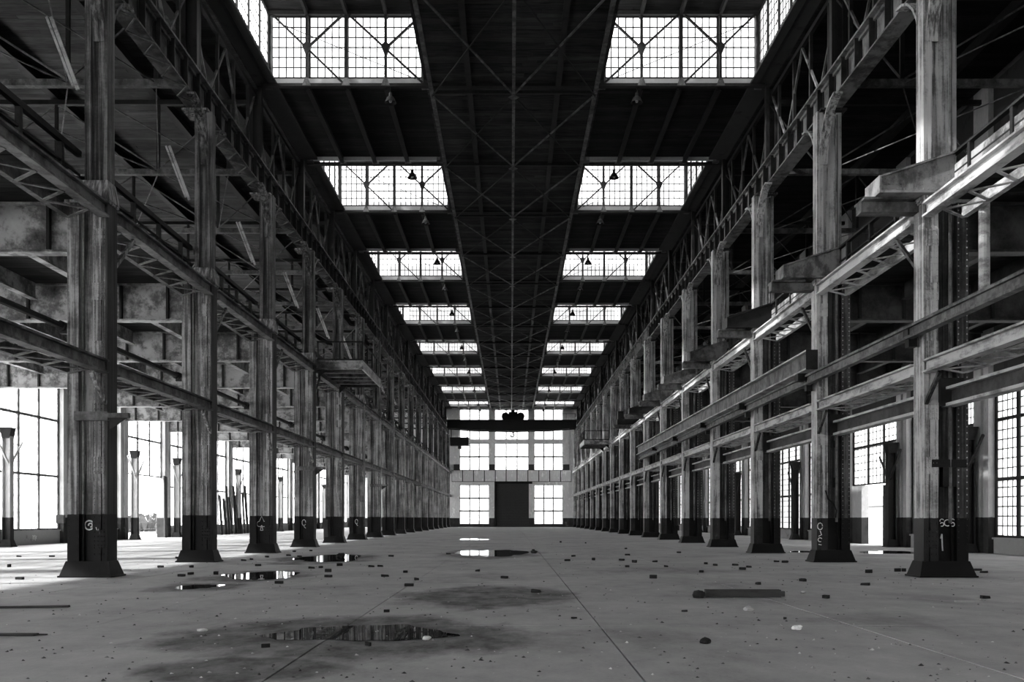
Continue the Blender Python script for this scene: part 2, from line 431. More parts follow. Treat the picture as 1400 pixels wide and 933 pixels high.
# ------------------------------------------------------------------ end walls
def end_wall(name, yw, sg, near):
    wl = thing(name, 'gable wall with tall white windows closing the far end of the hall' if near else 'gable wall with windows behind the viewpoint', 'wall', kind='structure')
    y0, y1 = yw, yw+sg*.5
    sol = lambda nm, x0, x1, z0, z1, mat='wall_far', d=0: build(MB().box(x0, x1, y0-sg*d, y1, z0, z1), nm, mat, wl)
    # outer parts behind the aisles
    sol('aisle_end_wall', XL, -10.0, 0, 20.6); sol('aisle_end_wall', 10.0, XR, 0, 20.6)
    edges = [(-9.09, -3.87), (-2.98, 3.0), (3.89, 8.98)]
    for a, b in ((-10.0, -9.09), (-3.87, -2.98), (3.0, 3.89), (8.98, 10.0)):
        sol('pier', a, b, 0, 7.86, d=.15); sol('pier', a, b, 9.9, 20.5, d=.15)
        build(MB().box(a-.05, b+.05, y0-sg*.28, y0, 9.9, 10.9), 'pier_foot', 'wall_dark', wl)
    n = 11; bw = 20.8/n
    pan = MB().box(-bw/2+.08, bw/2-.08, y0-sg*.3, y1, 7.95, 9.85).mesh('fascia_panel', 'wall_far')
    sol('fascia_beam', -10.4, 10.4, 7.86, 9.9, 'wall_dark', d=.2)
    for j in range(n): put('fascia_panel', pan, wl, (-10.4+bw*(j+.5), 0, 0))
    for s2, e in ((-1, edges[0]), (1, edges[2])):
        sol('sill_wall', e[0], e[1], 0, .48); sol('lintel', e[0], e[1], 7.35, 7.86)
    sol('gable', -11.5, 11.5, 20.5, 24.2)
    nm = ['left', 'middle', 'right']
    for j, e in enumerate(edges):
        wn = 'the far end wall' if near else 'the wall behind the viewpoint'
        window('%s upper window of %s above the panelled fascia' % (nm[j], wn), 'x', e[0], yw+sg*.25, e[1]-e[0], 9.9, 14.6, 3, 1, 2, mull=.2, muntin=.26, frame=.12, mat='steel_mid')
        sol('transom', e[0], e[1], 14.6, 15.2)
        window('%s topmost window of %s at crane level' % (nm[j], wn), 'x', e[0], yw+sg*.25, e[1]-e[0], 15.2, 20.5, 3, 1, 2, mull=.2, muntin=.26, frame=.12, mat='steel_mid')
        if j != 1:
            window('%s ground window of %s beside the shutter door' % (nm[j], wn), 'x', e[0], yw+sg*.25, e[1]-e[0], .48, 7.35, 3, 1, 3, mull=.2, muntin=.26, frame=.12, mat='steel_mid')
    # roller door
    NAME = 'door_1' if near else 'door_2'
    d = thing(NAME, 'dark roller shutter door in the middle of the far wall' if near else 'roller shutter door behind the viewpoint', 'door', (0, yw, 0), kind='structure')
    build(MB().box(-2.7, 3.0, sg*.1, sg*.2, 0, 7.9), 'backing', 'black', d)
    sl = MB().box(-2.6, 3.0, -sg*.05, sg*.1, .02, .42).box(-2.6, 3.0, -sg*.02, sg*.1, .42, .47).mesh('slat', 'door')
    for j in range(16): put('slat', sl, d, (0, 0, .47*j))
    build(MB().box(-2.98, -2.6, -sg*.25, sg*.2, 0, 7.86), 'guide_rail', 'black', d); build(MB().box(-2.98, 3.6, -sg*.35, sg*.2, 7.52, 7.95), 'shutter_box', 'black', d)
    return wl
end_wall('wall_back', YF, 1, True)
end_wall('wall_front', YB, -1, False)

# ------------------------------------------------------------------ nave roof
VX = [3.88, 5.61, 7.34, 9.07, 10.8]
def plank_deck(x0, x1, y0, y1, z, wd=.24, along='x', amp=.012):
    """boards laid side by side, each its own strip with a joint"""
    mb = MB(); rnd = random.Random(int(x0*7+y0*3+z)); y = y0
    if along == 'x':
        n = max(1, round((y1-y0)/wd)); s = (y1-y0)/n
        for k in range(n):
            d = rnd.uniform(0, amp); cut = rnd.uniform(.2, .8)*(x1-x0)+x0
            mb.box(x0, cut-.006, y0+k*s+.006, y0+(k+1)*s-.006, z+d, z+.08); mb.box(cut+.006, x1, y0+k*s+.006, y0+(k+1)*s-.006, z+rnd.uniform(0, amp), z+.08)
    return mb
ceil = thing('ceiling', 'planked nave roof with a low central spine and raised monitors', 'ceiling', kind='structure')
roofskin = MB()
for i in range(-5, 17):
    y0, y1 = Y(i), (Y(i+1) if i < 16 else YF)
    if i == -5: y0 = YB
    if i % 2 == 0 or i == 16:
        for a, b in ((-11.3, -3.88), (3.88, 11.3)):
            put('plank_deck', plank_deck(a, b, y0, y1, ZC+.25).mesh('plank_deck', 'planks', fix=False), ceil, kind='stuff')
            roofskin.box(a, b, y0, y1, ZC+.34, ZC+.42)
        for sx in (-1, 1):
            for vx in VX[1:4]:
                me = cached(('purl', round(y1-y0, 2)), lambda: MB().box(-.05, .05, 0, y1-y0, ZC-.02, ZC+.25).box(-.11, .11, 0, y1-y0, ZC-.05, ZC-.02).mesh('purlin', 'steel_dark'))
                put('purlin', me, ceil, (sx*vx, y0, 0))
    else:
        for a, b in ((-11.0, -3.7), (3.7, 11.0)):
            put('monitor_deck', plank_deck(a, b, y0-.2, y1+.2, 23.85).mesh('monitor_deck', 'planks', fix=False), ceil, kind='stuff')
            roofskin.box(a, b, y0-.2, y1+.2, 23.94, 24.02)
        for sx in (-1, 1):
            for vx in VX[1:4]:
                me = cached(('mraf',), lambda: MB().box(-.06, .06, 0, B, 23.6, 23.85).mesh('monitor_rafter', 'steel_dark'))
                put('monitor_rafter', me, ceil, (sx*vx, y0, 0))
            # strip of roof outside the monitor
            a, b = sx*10.87, sx*11.3
            roofskin.box(a, b, y0, y1, ZC+.25, ZC+.42)
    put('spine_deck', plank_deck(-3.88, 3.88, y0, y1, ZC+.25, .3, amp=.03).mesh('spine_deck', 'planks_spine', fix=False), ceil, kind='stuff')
    roofskin.box(-3.88, 3.88, y0, y1, ZC+.35, ZC+.42)
    for sx in (-1.95, 1.95):
        me = cached(('spurl', round(y1-y0, 2)), lambda: MB().box(-.06, .06, 0, y1-y0, ZC-.02, ZC+.25).box(-.12, .12, 0, y1-y0, ZC-.05, ZC-.02).mesh('spine_purlin', 'steel_dark'))
        put('spine_purlin', me, ceil, (sx, y0, 0))
build(roofskin, 'roof_covering', 'wall_dark', ceil)

mon = 0
for i in range(-5, 16, 2):
    y0, y1 = Y(i), Y(i+1); vis = i >= 1
    nm = (ORD[(i-1)//2] + ' roof monitor from the camera') if vis else 'roof monitor %s behind the viewpoint' % ORD[(i+5)//2]
    for sx, sd in ((-1, 'left'), (1, 'right')):
        xa = -10.8 if sx < 0 else 3.88; wdt = 6.92
        far = window('%s end window of the %s' % (sd, nm), 'x', xa, y1, wdt, 20.95, 23.75, 4, 5, 6, single=(i == 1), mull=.1, muntin=.044, frame=.1)
        window('%s window facing away in the %s' % (sd, nm), 'x', xa, y0, wdt, 20.95, 23.75, 4, 5, 6, mull=.1, muntin=.044, frame=.1)
        window('%s outer side window of the %s' % (sd, nm), 'y', sx*10.8, y0, B, 20.95, 23.75, 5, 4, 6, single=(i == 1), mull=.1, muntin=.044, frame=.1)
        window('%s inner side window of the %s, along the spine' % (sd, nm), 'y', sx*3.88, y0, B, 20.95, 23.75, 5, 4, 6, mull=.1, muntin=.044, frame=.1)
        sm = cached(('sil', sx), lambda: MB().box(xa, xa+wdt, -.06, .06, ZC+.08, 20.95).mesh('sill_panel', 'sill'))
        put('sill_panel', sm, ceil, (0, y1, 0)); put('sill_panel', sm, ceil, (0, y0, 0))
        sm2 = cached(('sil2', sx), lambda: MB().box(sx*10.8-.06, sx*10.8+.06, 0, B, ZC+.08, 20.95).mesh('sill_panel', 'steel_dark'))
        put('sill_panel', sm2, ceil, (0, y0, 0))
        sm3 = cached(('sil3', sx), lambda: MB().box(sx*3.88-.05, sx*3.88+.05, 0, B, ZC+.25, 20.95).mesh('sill_panel', 'steel_dark'))
        put('sill_panel', sm3, ceil, (0, y0, 0))
        cp = cached(('cpost',), lambda: MB().box(-.16, .16, -.16, .16, ZC, 23.85).mesh('corner_post', 'steel_mid'))
        for xx in (3.9, 10.8):
            for yy in (y0, y1): put('corner_post', cp, ceil, (sx*xx, yy-.1 if yy == y1 else yy+.1, 0))

# roof trusses on the monitor end lines
for i in range(-4, 17):
    even = i % 2 == 0
    vis = i >= 1
    yy = Y(i) + (-.32 if even else .32)
    t = thing('roof_truss', ('steel roof truss crossing the nave, %s from the camera' % ORD[i-1]) if vis else 'steel roof truss behind the viewpoint, %s from the back' % ORD[i+4], 'roof truss', (0, yy, 0))
    ch = cached('tchord', lambda: MB().box(-11.0, 11.0, -.07, .07, ZC-.02, ZC+.10).box(-11, 11, -.12, .12, ZC-.05, ZC-.02).mesh('bottom_chord', 'steel_dark'))
    put('bottom_chord', ch, t)
    for sx in (-1, 1):
        put('top_chord', cached(('ttop', sx), lambda: MB().box(sx*3.8, sx*10.9, -.08, .08, 23.62, 23.78).mesh('top_chord', 'steel_dark')), t)
        for k, vx in enumerate(VX):
            wv = .055 if k % 2 else .08
            put('vertical', cached(('tv', wv), lambda: MB().box(-wv, wv, -.06, .06, ZC+.1, 23.62).mesh('vertical', 'steel_dark')), t, (sx*vx, 0, 0))
        for k, (a, b, m) in enumerate(((10.55, 7.5, 9.07), (7.2, 4.0, 5.61))):
            put('diagonal', cached(('td', sx, k), lambda: MB().bar((sx*a, 0, 23.6), (sx*b, 0, ZC+.15), .07, .10, (0, 1, 0)).mesh('diagonal', 'steel_dark')), t)
            put('diagonal', cached(('ts', sx, k), lambda: MB().bar((sx*m, 0, 22.15), (sx*(m-1.55), 0, 23.6), .07, .12, (0, 1, 0)).mesh('diagonal', 'steel_dark')), t)
            put('gusset', cached(('tg', sx, k), lambda: MB().prism([(sx*m-.2, 22.25), (sx*m, 21.75), (sx*m+.2, 22.25), (sx*m, 22.45)], 'y', -.085, .085).mesh('gusset', 'steel_dark')), t)
        for vx in VX[1:4]:
            put('foot_gusset', cached('tfg', lambda: MB().prism([(-.2, ZC-.04), (.2, ZC-.04), (.07, ZC+.32), (-.07, ZC+.32)], 'y', -.1, .1).mesh('foot_gusset', 'steel_mid')), t, (sx*vx, 0, 0))
    for a in (-1, 1):
        put('tie_rod', cached(('trod', a), lambda: MB().bar((-a*10.4, -.02, 23.3), (-a*4.3, -.02, ZC+.3), .025, .025).mesh('tie_rod', 'steel_dark')), t)

# longitudinal trusses along the edges of the spine, and the bracing plane under it
for sx, sd in ((-1, 'left'), (1, 'right')):
    t = thing('spine_truss', 'long lattice truss along the %s edge of the roof spine' % sd, 'truss', (sx*3.62, 0, 0))
    for i in range(-4, 17):
        y0, y1 = Y(i), (Y(i+1) if i < 16 else YF)
        L = y1-y0
        put('chord', cached(('sch', round(L, 2)), lambda: MB().box(-.09, .09, 0, L, ZC-.16, ZC-.05).mesh('chord', 'steel_mid')), t, (0, y0, 0))
        if i % 2:
            put('top_chord', cached('stc', lambda: MB().box(-.06, .06, 0, B, 23.4, 23.55).mesh('top_chord', 'steel_dark')), t, (0, y0, 0))
            for k in range(4):
                put('diagonal', cached(('std', k % 2), lambda: MB().bar((0, 0, ZC-.1) if k % 2 == 0 else (0, 0, 23.45), (0, B/4, 23.45) if k % 2 == 0 else (0, B/4, ZC-.1), .06, .08).mesh('diagonal', 'steel_dark')), t, (0, y0+k*B/4, 0))
                put('vertical', cached('stv', lambda: MB().box(-.04, .04, -.04, .04, ZC-.1, 23.45).mesh('vertical', 'steel_dark')), t, (0, y0+k*B/4, 0))
t = thing('spine_bracing', 'centre strut with crossed bracing rods under the roof spine', 'bracing', (0, 0, 0))
for i in range(-4, 17):
    y0, y1 = Y(i), (Y(i+1) if i < 16 else YF); L = y1-y0
    put('centre_strut', cached(('cst', round(L, 2)), lambda: MB().box(-.07, .07, 0, L, ZC-.34, ZC-.22).mesh('centre_strut', 'steel_mid')), t, (0, y0, 0))
    put('cross_strut', cached('xst', lambda: MB().box(-3.5, 3.5, -.06, .06, ZC-.2, ZC-.08).mesh('cross_strut', 'steel_dark')), t, (0, y0, 0))
    for sx in (-1, 1):
        put('diagonal', cached(('cd', sx, round(L, 2)), lambda: MB().bar((sx*3.6, 0, ZC-.24), (0, L, ZC-.24), .075, .06).mesh('diagonal', 'steel_mid')), t, (0, y0, 0))
        put('diagonal', cached(('cd2', sx, round(L, 2)), lambda: MB().bar((0, 0, ZC-.30), (sx*3.6, L, ZC-.30), .05, .05).mesh('diagonal', 'steel_dark')), t, (0, y0, 0))
    put('gusset', cached('cgus', lambda: MB().prism([(-.25, 0), (0, -.3), (.25, 0), (0, .3)], 'z', ZC-.36, ZC-.34).mesh('gusset', 'steel_mid')), t, (0, y0, 0))

# ------------------------------------------------------------------ columns
SIDES = ((-1, 'left'), (1, 'right'))
def column(i, s, sd):
    def u(*a): return [-s*q for q in a]     # u measured towards the nave
    near = i <= 5
    if i < 0: lab = 'riveted steel column of the %s row standing beside the viewpoint' % sd
    else: lab = {(-1, 0): 'nearest riveted column of the left row, white scrawl on its black foot',
                 (-1, 2): 'third column of the left row, white spade drawn on its black foot',
                 (1, 0): 'nearest riveted column of the right row with white lettering on its black foot'}.get((s, i), 'riveted steel column, %s from the camera in the %s row' % (ORD[i], sd))
    t = thing('steel_column', lab, 'column', (s*XC, Y(i), 0), 'riveted columns of the %s row' % sd)
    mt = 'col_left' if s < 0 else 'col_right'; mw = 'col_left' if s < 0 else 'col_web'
    def P(name, fn, mat, loc=(0, 0, 0), par=None, **kw):
        return put(name, cached((name, s, mat, kw.pop('key', 0)), lambda: fn().mesh(name, mat)), par or t, loc, **kw)
    H = 9.7; lo = -.5 if s < 0 else -.62; hi = .55
    def ub(x0, x1, *r): return MB().box(-s*x0, -s*x1, *r)
    fr = lambda p, q: (min(-s*(lo-p), -s*(hi+p)), max(-s*(lo-p), -s*(hi+p)), -q, q)
    P('base_plate', lambda: ub(lo-.17, hi+.17, -.46, .46, 0, .05), mw)
    P('base_shoe', lambda: MB().frustum(fr(.14, .42), fr(.05, .31), .05, .36).frustum(fr(.05, .31), fr(.03, .29), .36, .42), mw)
    il = P('inner_leg', lambda: ub(hi-.36, hi-.05, -.25, .25, .40, H), mt)
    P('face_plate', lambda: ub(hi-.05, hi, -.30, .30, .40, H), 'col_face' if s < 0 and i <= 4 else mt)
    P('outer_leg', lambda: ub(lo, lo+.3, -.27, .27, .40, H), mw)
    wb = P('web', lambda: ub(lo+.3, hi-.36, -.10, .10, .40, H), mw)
    P('cap_plate', lambda: ub(lo-.04, hi+.04, -.34, .34, H, H+.06), mt)
    # leg cover plates with the slot between them
    for k, yy in enumerate((-.29, .25)):
        P('cover_plate', lambda: ub(hi-.13, hi-.05, yy, yy+.04, .42, H), mt, par=il, key=('A', k))
        P('cover_plate', lambda: ub(hi-.38, hi-.17, yy, yy+.04, .42, H), mt, par=il, key=('B', k))
    for q in ((lo+.36, .14) if near else ()):
        P('stiffener', lambda: ub(q-.03, q+.03, -.17, .17, .42, H), mw, par=wb, key=q)
    if near:
        for z in (1.0, 2.9, 4.3, 5.9, 7.4, 8.8):
            P('batten_plate', lambda: ub(hi-.38, hi-.05, -.31, -.29, -.22, .22), mt, (0, 0, z), par=il)
        def riv():
            mb = MB(); z = .6
            while z < H-.1:
                for q in (hi-.09, hi-.21, hi-.34): mb.rivet((-s*q, -.29, z), (0, -1, 0), .02)
                for q in (lo+.04, lo+.26): mb.rivet((-s*q, -.27, z+.1), (0, -1, 0), .02)
                z += .16
            for z0 in (1.0, 2.9, 4.3, 5.9, 7.4, 8.8):
                for dz in (-.17, -.06, .06, .17):
                    for q in (hi-.08, hi-.15, hi-.24, hi-.33): mb.rivet((-s*q, -.31, z0+dz), (0, -1, 0), .022)
            return mb
        P('rivets', riv, mt, par=il, kind='stuff')
    # upper shaft up to the crane runway
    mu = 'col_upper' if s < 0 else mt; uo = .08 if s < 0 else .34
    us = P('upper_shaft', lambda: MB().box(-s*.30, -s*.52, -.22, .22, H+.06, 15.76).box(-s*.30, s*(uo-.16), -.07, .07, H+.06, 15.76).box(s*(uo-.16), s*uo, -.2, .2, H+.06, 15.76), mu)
    P('shaft_foot', par=us, mat=mt, fn=lambda: MB().frustum((min(-s*.62, s*.42), max(-s*.62, s*.42), -.34, .34), (min(-s*.53, s*.34), max(-s*.53, s*.34), -.24, .24), H+.06, H+.6))
    P('head_plate', lambda: MB().box(-.45, .45, -.45, .45, 15.72, 15.79), mw)
    P('roof_post', lambda: MB().box(-.28, -.12, -.14, .14, 16.98, ZC+.2).box(.12, .28, -.14, .14, 16.98, ZC+.2).box(-.12, .12, -.02, .02, 16.98, ZC+.2), 'steel_dark', (s*.3, 0, 0))
    # knee braces to the runway girder
    def knee(dy):
        def f():
            mb = MB(); pts = []
            for k in range(7):
                q = k/6; ang = q*math.pi/2
                pts.append((-s*.3, dy*(.2+1.5*(1-math.cos(ang))), 13.9+1.85*math.sin(ang)))
            for k in range(6): mb.bar(pts[k], pts[k+1], .30, .07, (0, 0, 1))
            if s < 0:
                for k in range(6): mb.bar(Vector(pts[k])+Vector((-.14, 0, 0)), Vector(pts[k+1])+Vector((.14, 0, -.09)), .03, .03)
            return mb
        return f
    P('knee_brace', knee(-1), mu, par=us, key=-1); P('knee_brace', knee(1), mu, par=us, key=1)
    # small struts to the gallery beam
    P('strut', lambda: MB().bar((-s*.5, .3, 8.2), (-s*.5, 1.5, 9.25), .09, .09), mw)
    P('strut', lambda: MB().bar((-s*.5, -.3, 4.5), (-s*.5, -1.1, 5.2), .09, .09), mw, key=2)
    if s < 0:
        # pair of light flats leaning out into the aisle
        P('raking_flats', lambda: MB().bar((-.30, -.1, 12.7), (-1.0, -.1, 14.6), .09, .05, (0, 1, 0)).bar((-.43, -.1, 12.8), (-1.12, -.1, 14.6), .06, .05, (0, 1, 0)), 'steel_light')
        if i in (0, 3, 6):
            P('bracket_arm', lambda: MB().box(-.25, .62, -.44, -.32, 4.05, 4.28).box(.62, 1.15, -.44, -.30, 4.12, 4.24), 'steel_mid')
            P('bracket_gusset', lambda: MB().prism([(.66, 4.12), (1.1, 4.12), (.66, 3.8)], 'y', -.42, -.38), 'steel_dark')
    else:
        P('conduit', lambda: MB().tube([(.14, -.28, 1.4), (.14, -.28, 15.6)], .045, 8), 'steel_mid')
        if i <= 7:
            m2 = 'girder' if i in (0, 1, 5) else ('steel_mid' if i in (3, 4) else 'steel_dark')
            br = P('bracket', lambda: MB().prism([(-1.73, 9.94), (.2, 9.94), (.2, 10.92), (-1.73, 10.28)], 'y', -.44, -.40).prism([(-1.73, 9.94), (.2, 9.94), (.2, 10.92), (-1.73, 10.28)], 'y', .34, .38), m2)
            P('bracket_flange', lambda: MB().box(-1.78, .25, -.52, .46, 9.88, 9.94).box(-1.78, -1.73, -.52, .46, 9.94, 10.32).bar((-1.75, -.03, 10.30), (.22, -.03, 10.95), .98, .05), m2, par=br)
            P('bracket_seat', lambda: MB().box(-2.05, -.5, .0, .38, 9.55, 9.82).box(-2.05, -.9, -.2, .5, 9.82, 9.88), 'steel_mid', par=br)
            if near:
                def bri():
                    mb = MB(); R = random.Random(3)
                    for q in range(16): mb.rivet((-1.65+q*.115, -.44, 10.0), (0, -1, 0), .02)
                    for q in range(14): mb.rivet((-1.6+q*.12, -.44, 10.27+q*.04), (0, -1, 0), .02)
                    for q in range(5): mb.rivet((-1.6+q*.1, -.44, 10.12), (0, -1, 0), .022)
                    for q in range(5):
                        for r in (0, .1): mb.rivet((.12-r, -.44, 10.1+q*.14), (0, -1, 0), .02)
                    return mb
                P('rivets', bri, m2, par=br, kind='stuff')
    return t
COLS = {}
for s, sd in SIDES:
    for i in range(-1, 17): COLS[(s, i)] = column(i, s, sd)

# scrawls on the black feet
def scrawl(col, strokes, y=-.31, r=.012, mat='chalk'):
    mb = MB()
    for st in strokes: mb.tube([(a, y, z) for a, z in st], r, 5)
    build(mb, 'graffiti', mat, col)
arc = lambda cx, cz, r, a0, a1, n=10, ry=None: [(cx+r*math.cos(math.radians(a0+(a1-a0)*k/n)), cz+(ry or r)*math.sin(math.radians(a0+(a1-a0)*k/n))) for k in range(n+1)]
scrawl(COLS[(-1, 0)], [arc(.0, 1.35, .12, 40, 330), arc(.03, 1.35, .05, -90, 200)], -.11, .02)
scrawl(COLS[(-1, 0)], [[(.26, 1.30), (.29, 1.18), (.32, 1.26), (.35, 1.12)]], -.30, .012)
scrawl(COLS[(-1, 2)], [arc(-.08, 1.28, .12, 100, 330), arc(.10, 1.28, .12, 80, -150), [(-.1, 1.38), (.01, 1.62), (.12, 1.38)], [(0, 1.2), (-.05, 1.0)], [(.02, 1.2), (.07, 1.0)], [(-.05, 1.0), (.07, 1.0)]], -.175, .014)
for i in (3, 5): scrawl(COLS[(-1, i)], [arc(0, 1.3, .1, 0, 330, 8, .16), [(0, 1.1), (.1, 1.0)]], -.175, .02)
scrawl(COLS[(1, 0)], [arc(-.03, 1.46, .05, 30, 200, 6), arc(-.03, 1.37, .05, 150, -120, 6), arc(.11, 1.41, .08, 60, 300), arc(.25, 1.46, .05, 30, 200, 6), arc(.25, 1.37, .05, 150, -120, 6)], -.19, .013)
scrawl(COLS[(1, 0)], [[(.0, 1.1), (.01, .8), (.02, .68)], [(.0, 1.12), (-.03, 1.0)]], -.12, .02)
scrawl(COLS[(1, 1)], [arc(-.45, 1.25, .09, 0, 340, 8, .12), [(-.45, 1.1), (-.4, .95), (-.5, .9)], arc(-.45, .78, .07, 30, 300), [(-.5, .62), (-.4, .6)]], -.325, .016)
build(MB().tube([(-.26, -.33, 2.5), (-.18, -.36, 2.2), (.0, -.36, 2.05), (.12, -.34, 1.8), (.1, -.3, 1.55)], .03, 6), 'hanging_cable', 'black', COLS[(1, 1)])
build(MB().box(.05, .2, -.2, -.1, 4.0, 4.25), 'switch_box', 'black', COLS[(1, 1)]); build(MB().box(.05, .2, -.2, -.1, 2.6, 2.95), 'switch_box', 'black', COLS[(1, 1)])
build(MB().box(-.35, .55, -.32, -.2, 2.85, 3.05).box(-.05, .3, -.3, -.1, 2.35, 2.85), 'switch_box', 'black', COLS[(1, 0)])
build(MB().box(-.75, -.55, -.36, -.27, 1.4, 1.62), 'small_plate', 'steel_mid', COLS[(-1, 0)])
build(MB().box(-.62, -.35, -.31, -.27, .25, 1.45), 'paint_patch', 'wall', COLS[(-1, 4)])

# ------------------------------------------------------------------ long girders and beams per side
for s, sd in SIDES:
    # crane runway girder
    t = thing('runway_girder', 'riveted crane runway girder along the top of the %s columns' % sd, 'girder', (s*XC, 0, 15.8))
    for i in range(-1, 17):
        y0, y1 = Y(i), (Y(i+1) if i < 16 else YF-.05); L = y1-y0
        near = i <= 5
        def span():
            mb = MB().box(-.03, .03, .02, L-.02, .06, 1.08).box(-.29, .29, .02, L-.02, 0, .06).box(-.29, .29, .02, L-.02, 1.08, 1.15)
            mb.box(-.12, .12, .02, L-.02, .06, .16).box(-.12, .12, .02, L-.02, .98, 1.08)
            if not near:
                for k in range(7): mb.box(-.22, .22, L*(k+.5)/7-.05, L*(k+.5)/7+.05, .06, 1.08)
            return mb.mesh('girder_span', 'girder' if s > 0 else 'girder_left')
        sp = put('girder_span', cached(('gspan', s, near, round(L, 2)), span), t, (0, y0, 0))
        if near:
            for k in range(7):
                put('stiffener', cached('gst', lambda: MB().box(-.24, .24, -.02, .02, .06, 1.08).box(-.06, .06, -.11, .11, .06, 1.08).mesh('stiffener', 'steel_dark')), sp, (0, L*(k+.5)/7, 0))
        put('crane_rail', cached(('rail', round(L, 2)), lambda: MB().box(-.05, .05, 0, L, 1.15, 1.27).mesh('crane_rail', 'steel_dark')), t, (0, y0, 0))
        if s < 0 and i <= 5:
            def lace():
                mb = MB(); n = 12
                for k in range(n): mb.bar((.30 if k % 2 else -.25, L*k/n, -.04), (-.25 if k % 2 else .30, L*(k+1)/n, -.04), .05, .03)
                return mb.mesh('lacing', 'steel_mid')
            put('lacing', cached(('glace', round(L, 2)), lace), sp, kind='stuff')
    # longitudinal truss above it
    t = thing('wall_truss', 'open lattice truss between the %s runway girder and the roof' % sd, 'truss', (s*11.45, 0, 0))
    for i in range(-1, 17):
        y0, y1 = Y(i), (Y(i+1) if i < 16 else YF-.05); L = y1-y0
        for z in (17.35, 20.2): put('chord', cached(('wch', z, round(L, 2)), lambda: MB().box(-.08, .08, 0, L, z, z+.18).mesh('chord', 'steel_dark')), t, (0, y0, 0))
        n = 4
        for k in range(n):
            put('post', cached('wpo', lambda: MB().box(-.06, .06, -.06, .06, 17.0, 20.4).mesh('post', 'steel_dark')), t, (0, y0+L*(k+.5)/n, 0))
            put('diagonal', cached(('wdi', k % 2, round(L, 2)), lambda: MB().bar((0, 0, 17.45 if k % 2 else 20.2), (0, L/n, 20.2 if k % 2 else 17.45), .08, .08).mesh('diagonal', 'steel_mid')), t, (0, y0+L*k/n, 0))
    # two lattice beams
    for nm, lab, z, h, mat in (('gallery_edge_beam', 'light lattice beam along the gallery edge between the %s columns' % sd, 9.3, .38, 'steel_light' if s > 0 else 'steel_mid'),
                               ('lattice_beam', 'lower lattice beam tying the %s columns together below the gallery' % sd, 5.28, .34, 'steel_light' if s > 0 else 'steel_mid')):
        t = thing(nm, lab, 'beam', (s*XC, 0, z))
        for i in range(-1, 17):
            y0, y1 = Y(i)+.34, (Y(i+1)-.34 if i < 16 else YF-.05); L = y1-y0
            kk = (nm, s, round(L, 2))
            put('chord', cached(kk+('c1',), lambda: MB().box(-s*.34, -s*.5, 0, L, 0, h).box(-s*.5, -s*.62, 0, L, 0, .05).box(-s*.5, -s*.62, 0, L, h-.05, h).mesh('chord', mat)), t, (0, y0, 0))
            put('chord', cached(kk+('c2',), lambda: MB().box(s*.40, s*.56, 0, L, 0, h*.7).mesh('chord', mat)), t, (0, y0, 0))
            n = 12
            if i <= 5:
                for k in range(n):
                    a, b = (-s*.36, s*.46) if k % 2 else (s*.46, -s*.36)
                    put('lacing_bar', cached(kk+('l', k % 2), lambda: MB().bar((a, 0, .0), (b, L/n, .0), .09, .03).mesh('lacing_bar', mat)), t, (0, y0+L*k/n, 0))
                if nm == 'gallery_edge_beam': pass
            else:
                def lac():
                    mb = MB()
                    for k in range(n):
                        a, b = (-s*.36, s*.46) if k % 2 else (s*.46, -s*.36)
                        mb.bar((a, L*k/n, 0), (b, L*(k+1)/n, 0), .09, .03)
                    return mb.mesh('lacing', mat)
                put('lacing', cached(kk+('ls',), lac), t, (0, y0, 0), kind='stuff')
    # gallery railing
    t = thing('gallery_railing', 'dark steel railing with toe plate on the edge of the %s gallery' % sd, 'railing', (s*11.3, 0, 9.9))
    for i in range(-1, 17):
        y0, y1 = Y(i)+.25, (Y(i+1)-.25 if i < 16 else YF-.05); L = y1-y0
        plate = (s > 0 and i in (-1, 1, 4)) or (s < 0 and i >= 5)
        put('toe_plate', cached(('toe', s, plate, round(L, 2)), lambda: MB().box(-.02, .02, 0, L, -.18, .72 if plate else .22).mesh('toe_plate', 'gallery' if plate and s > 0 else 'black')), t, (0, y0, 0))
        put('top_rail', cached(('trl', s, round(L, 2)), lambda: MB().box(-.07, .07, 0, L, .98, 1.13 if s < 0 else 1.04).mesh('top_rail', 'steel_dark')), t, (0, y0, 0))
        put('mid_rail', cached(('mrl', round(L, 2)), lambda: MB().box(-.025, .025, 0, L, .5, .55).mesh('mid_rail', 'steel_dark')), t, (0, y0, 0))
        for k in range(4):
            put('post', cached('rpo', lambda: MB().box(-.06, .06, -.06, .06, -.05, 1.0).mesh('post', 'steel_dark')), t, (0, y0+L*(k+.5)/4, 0))

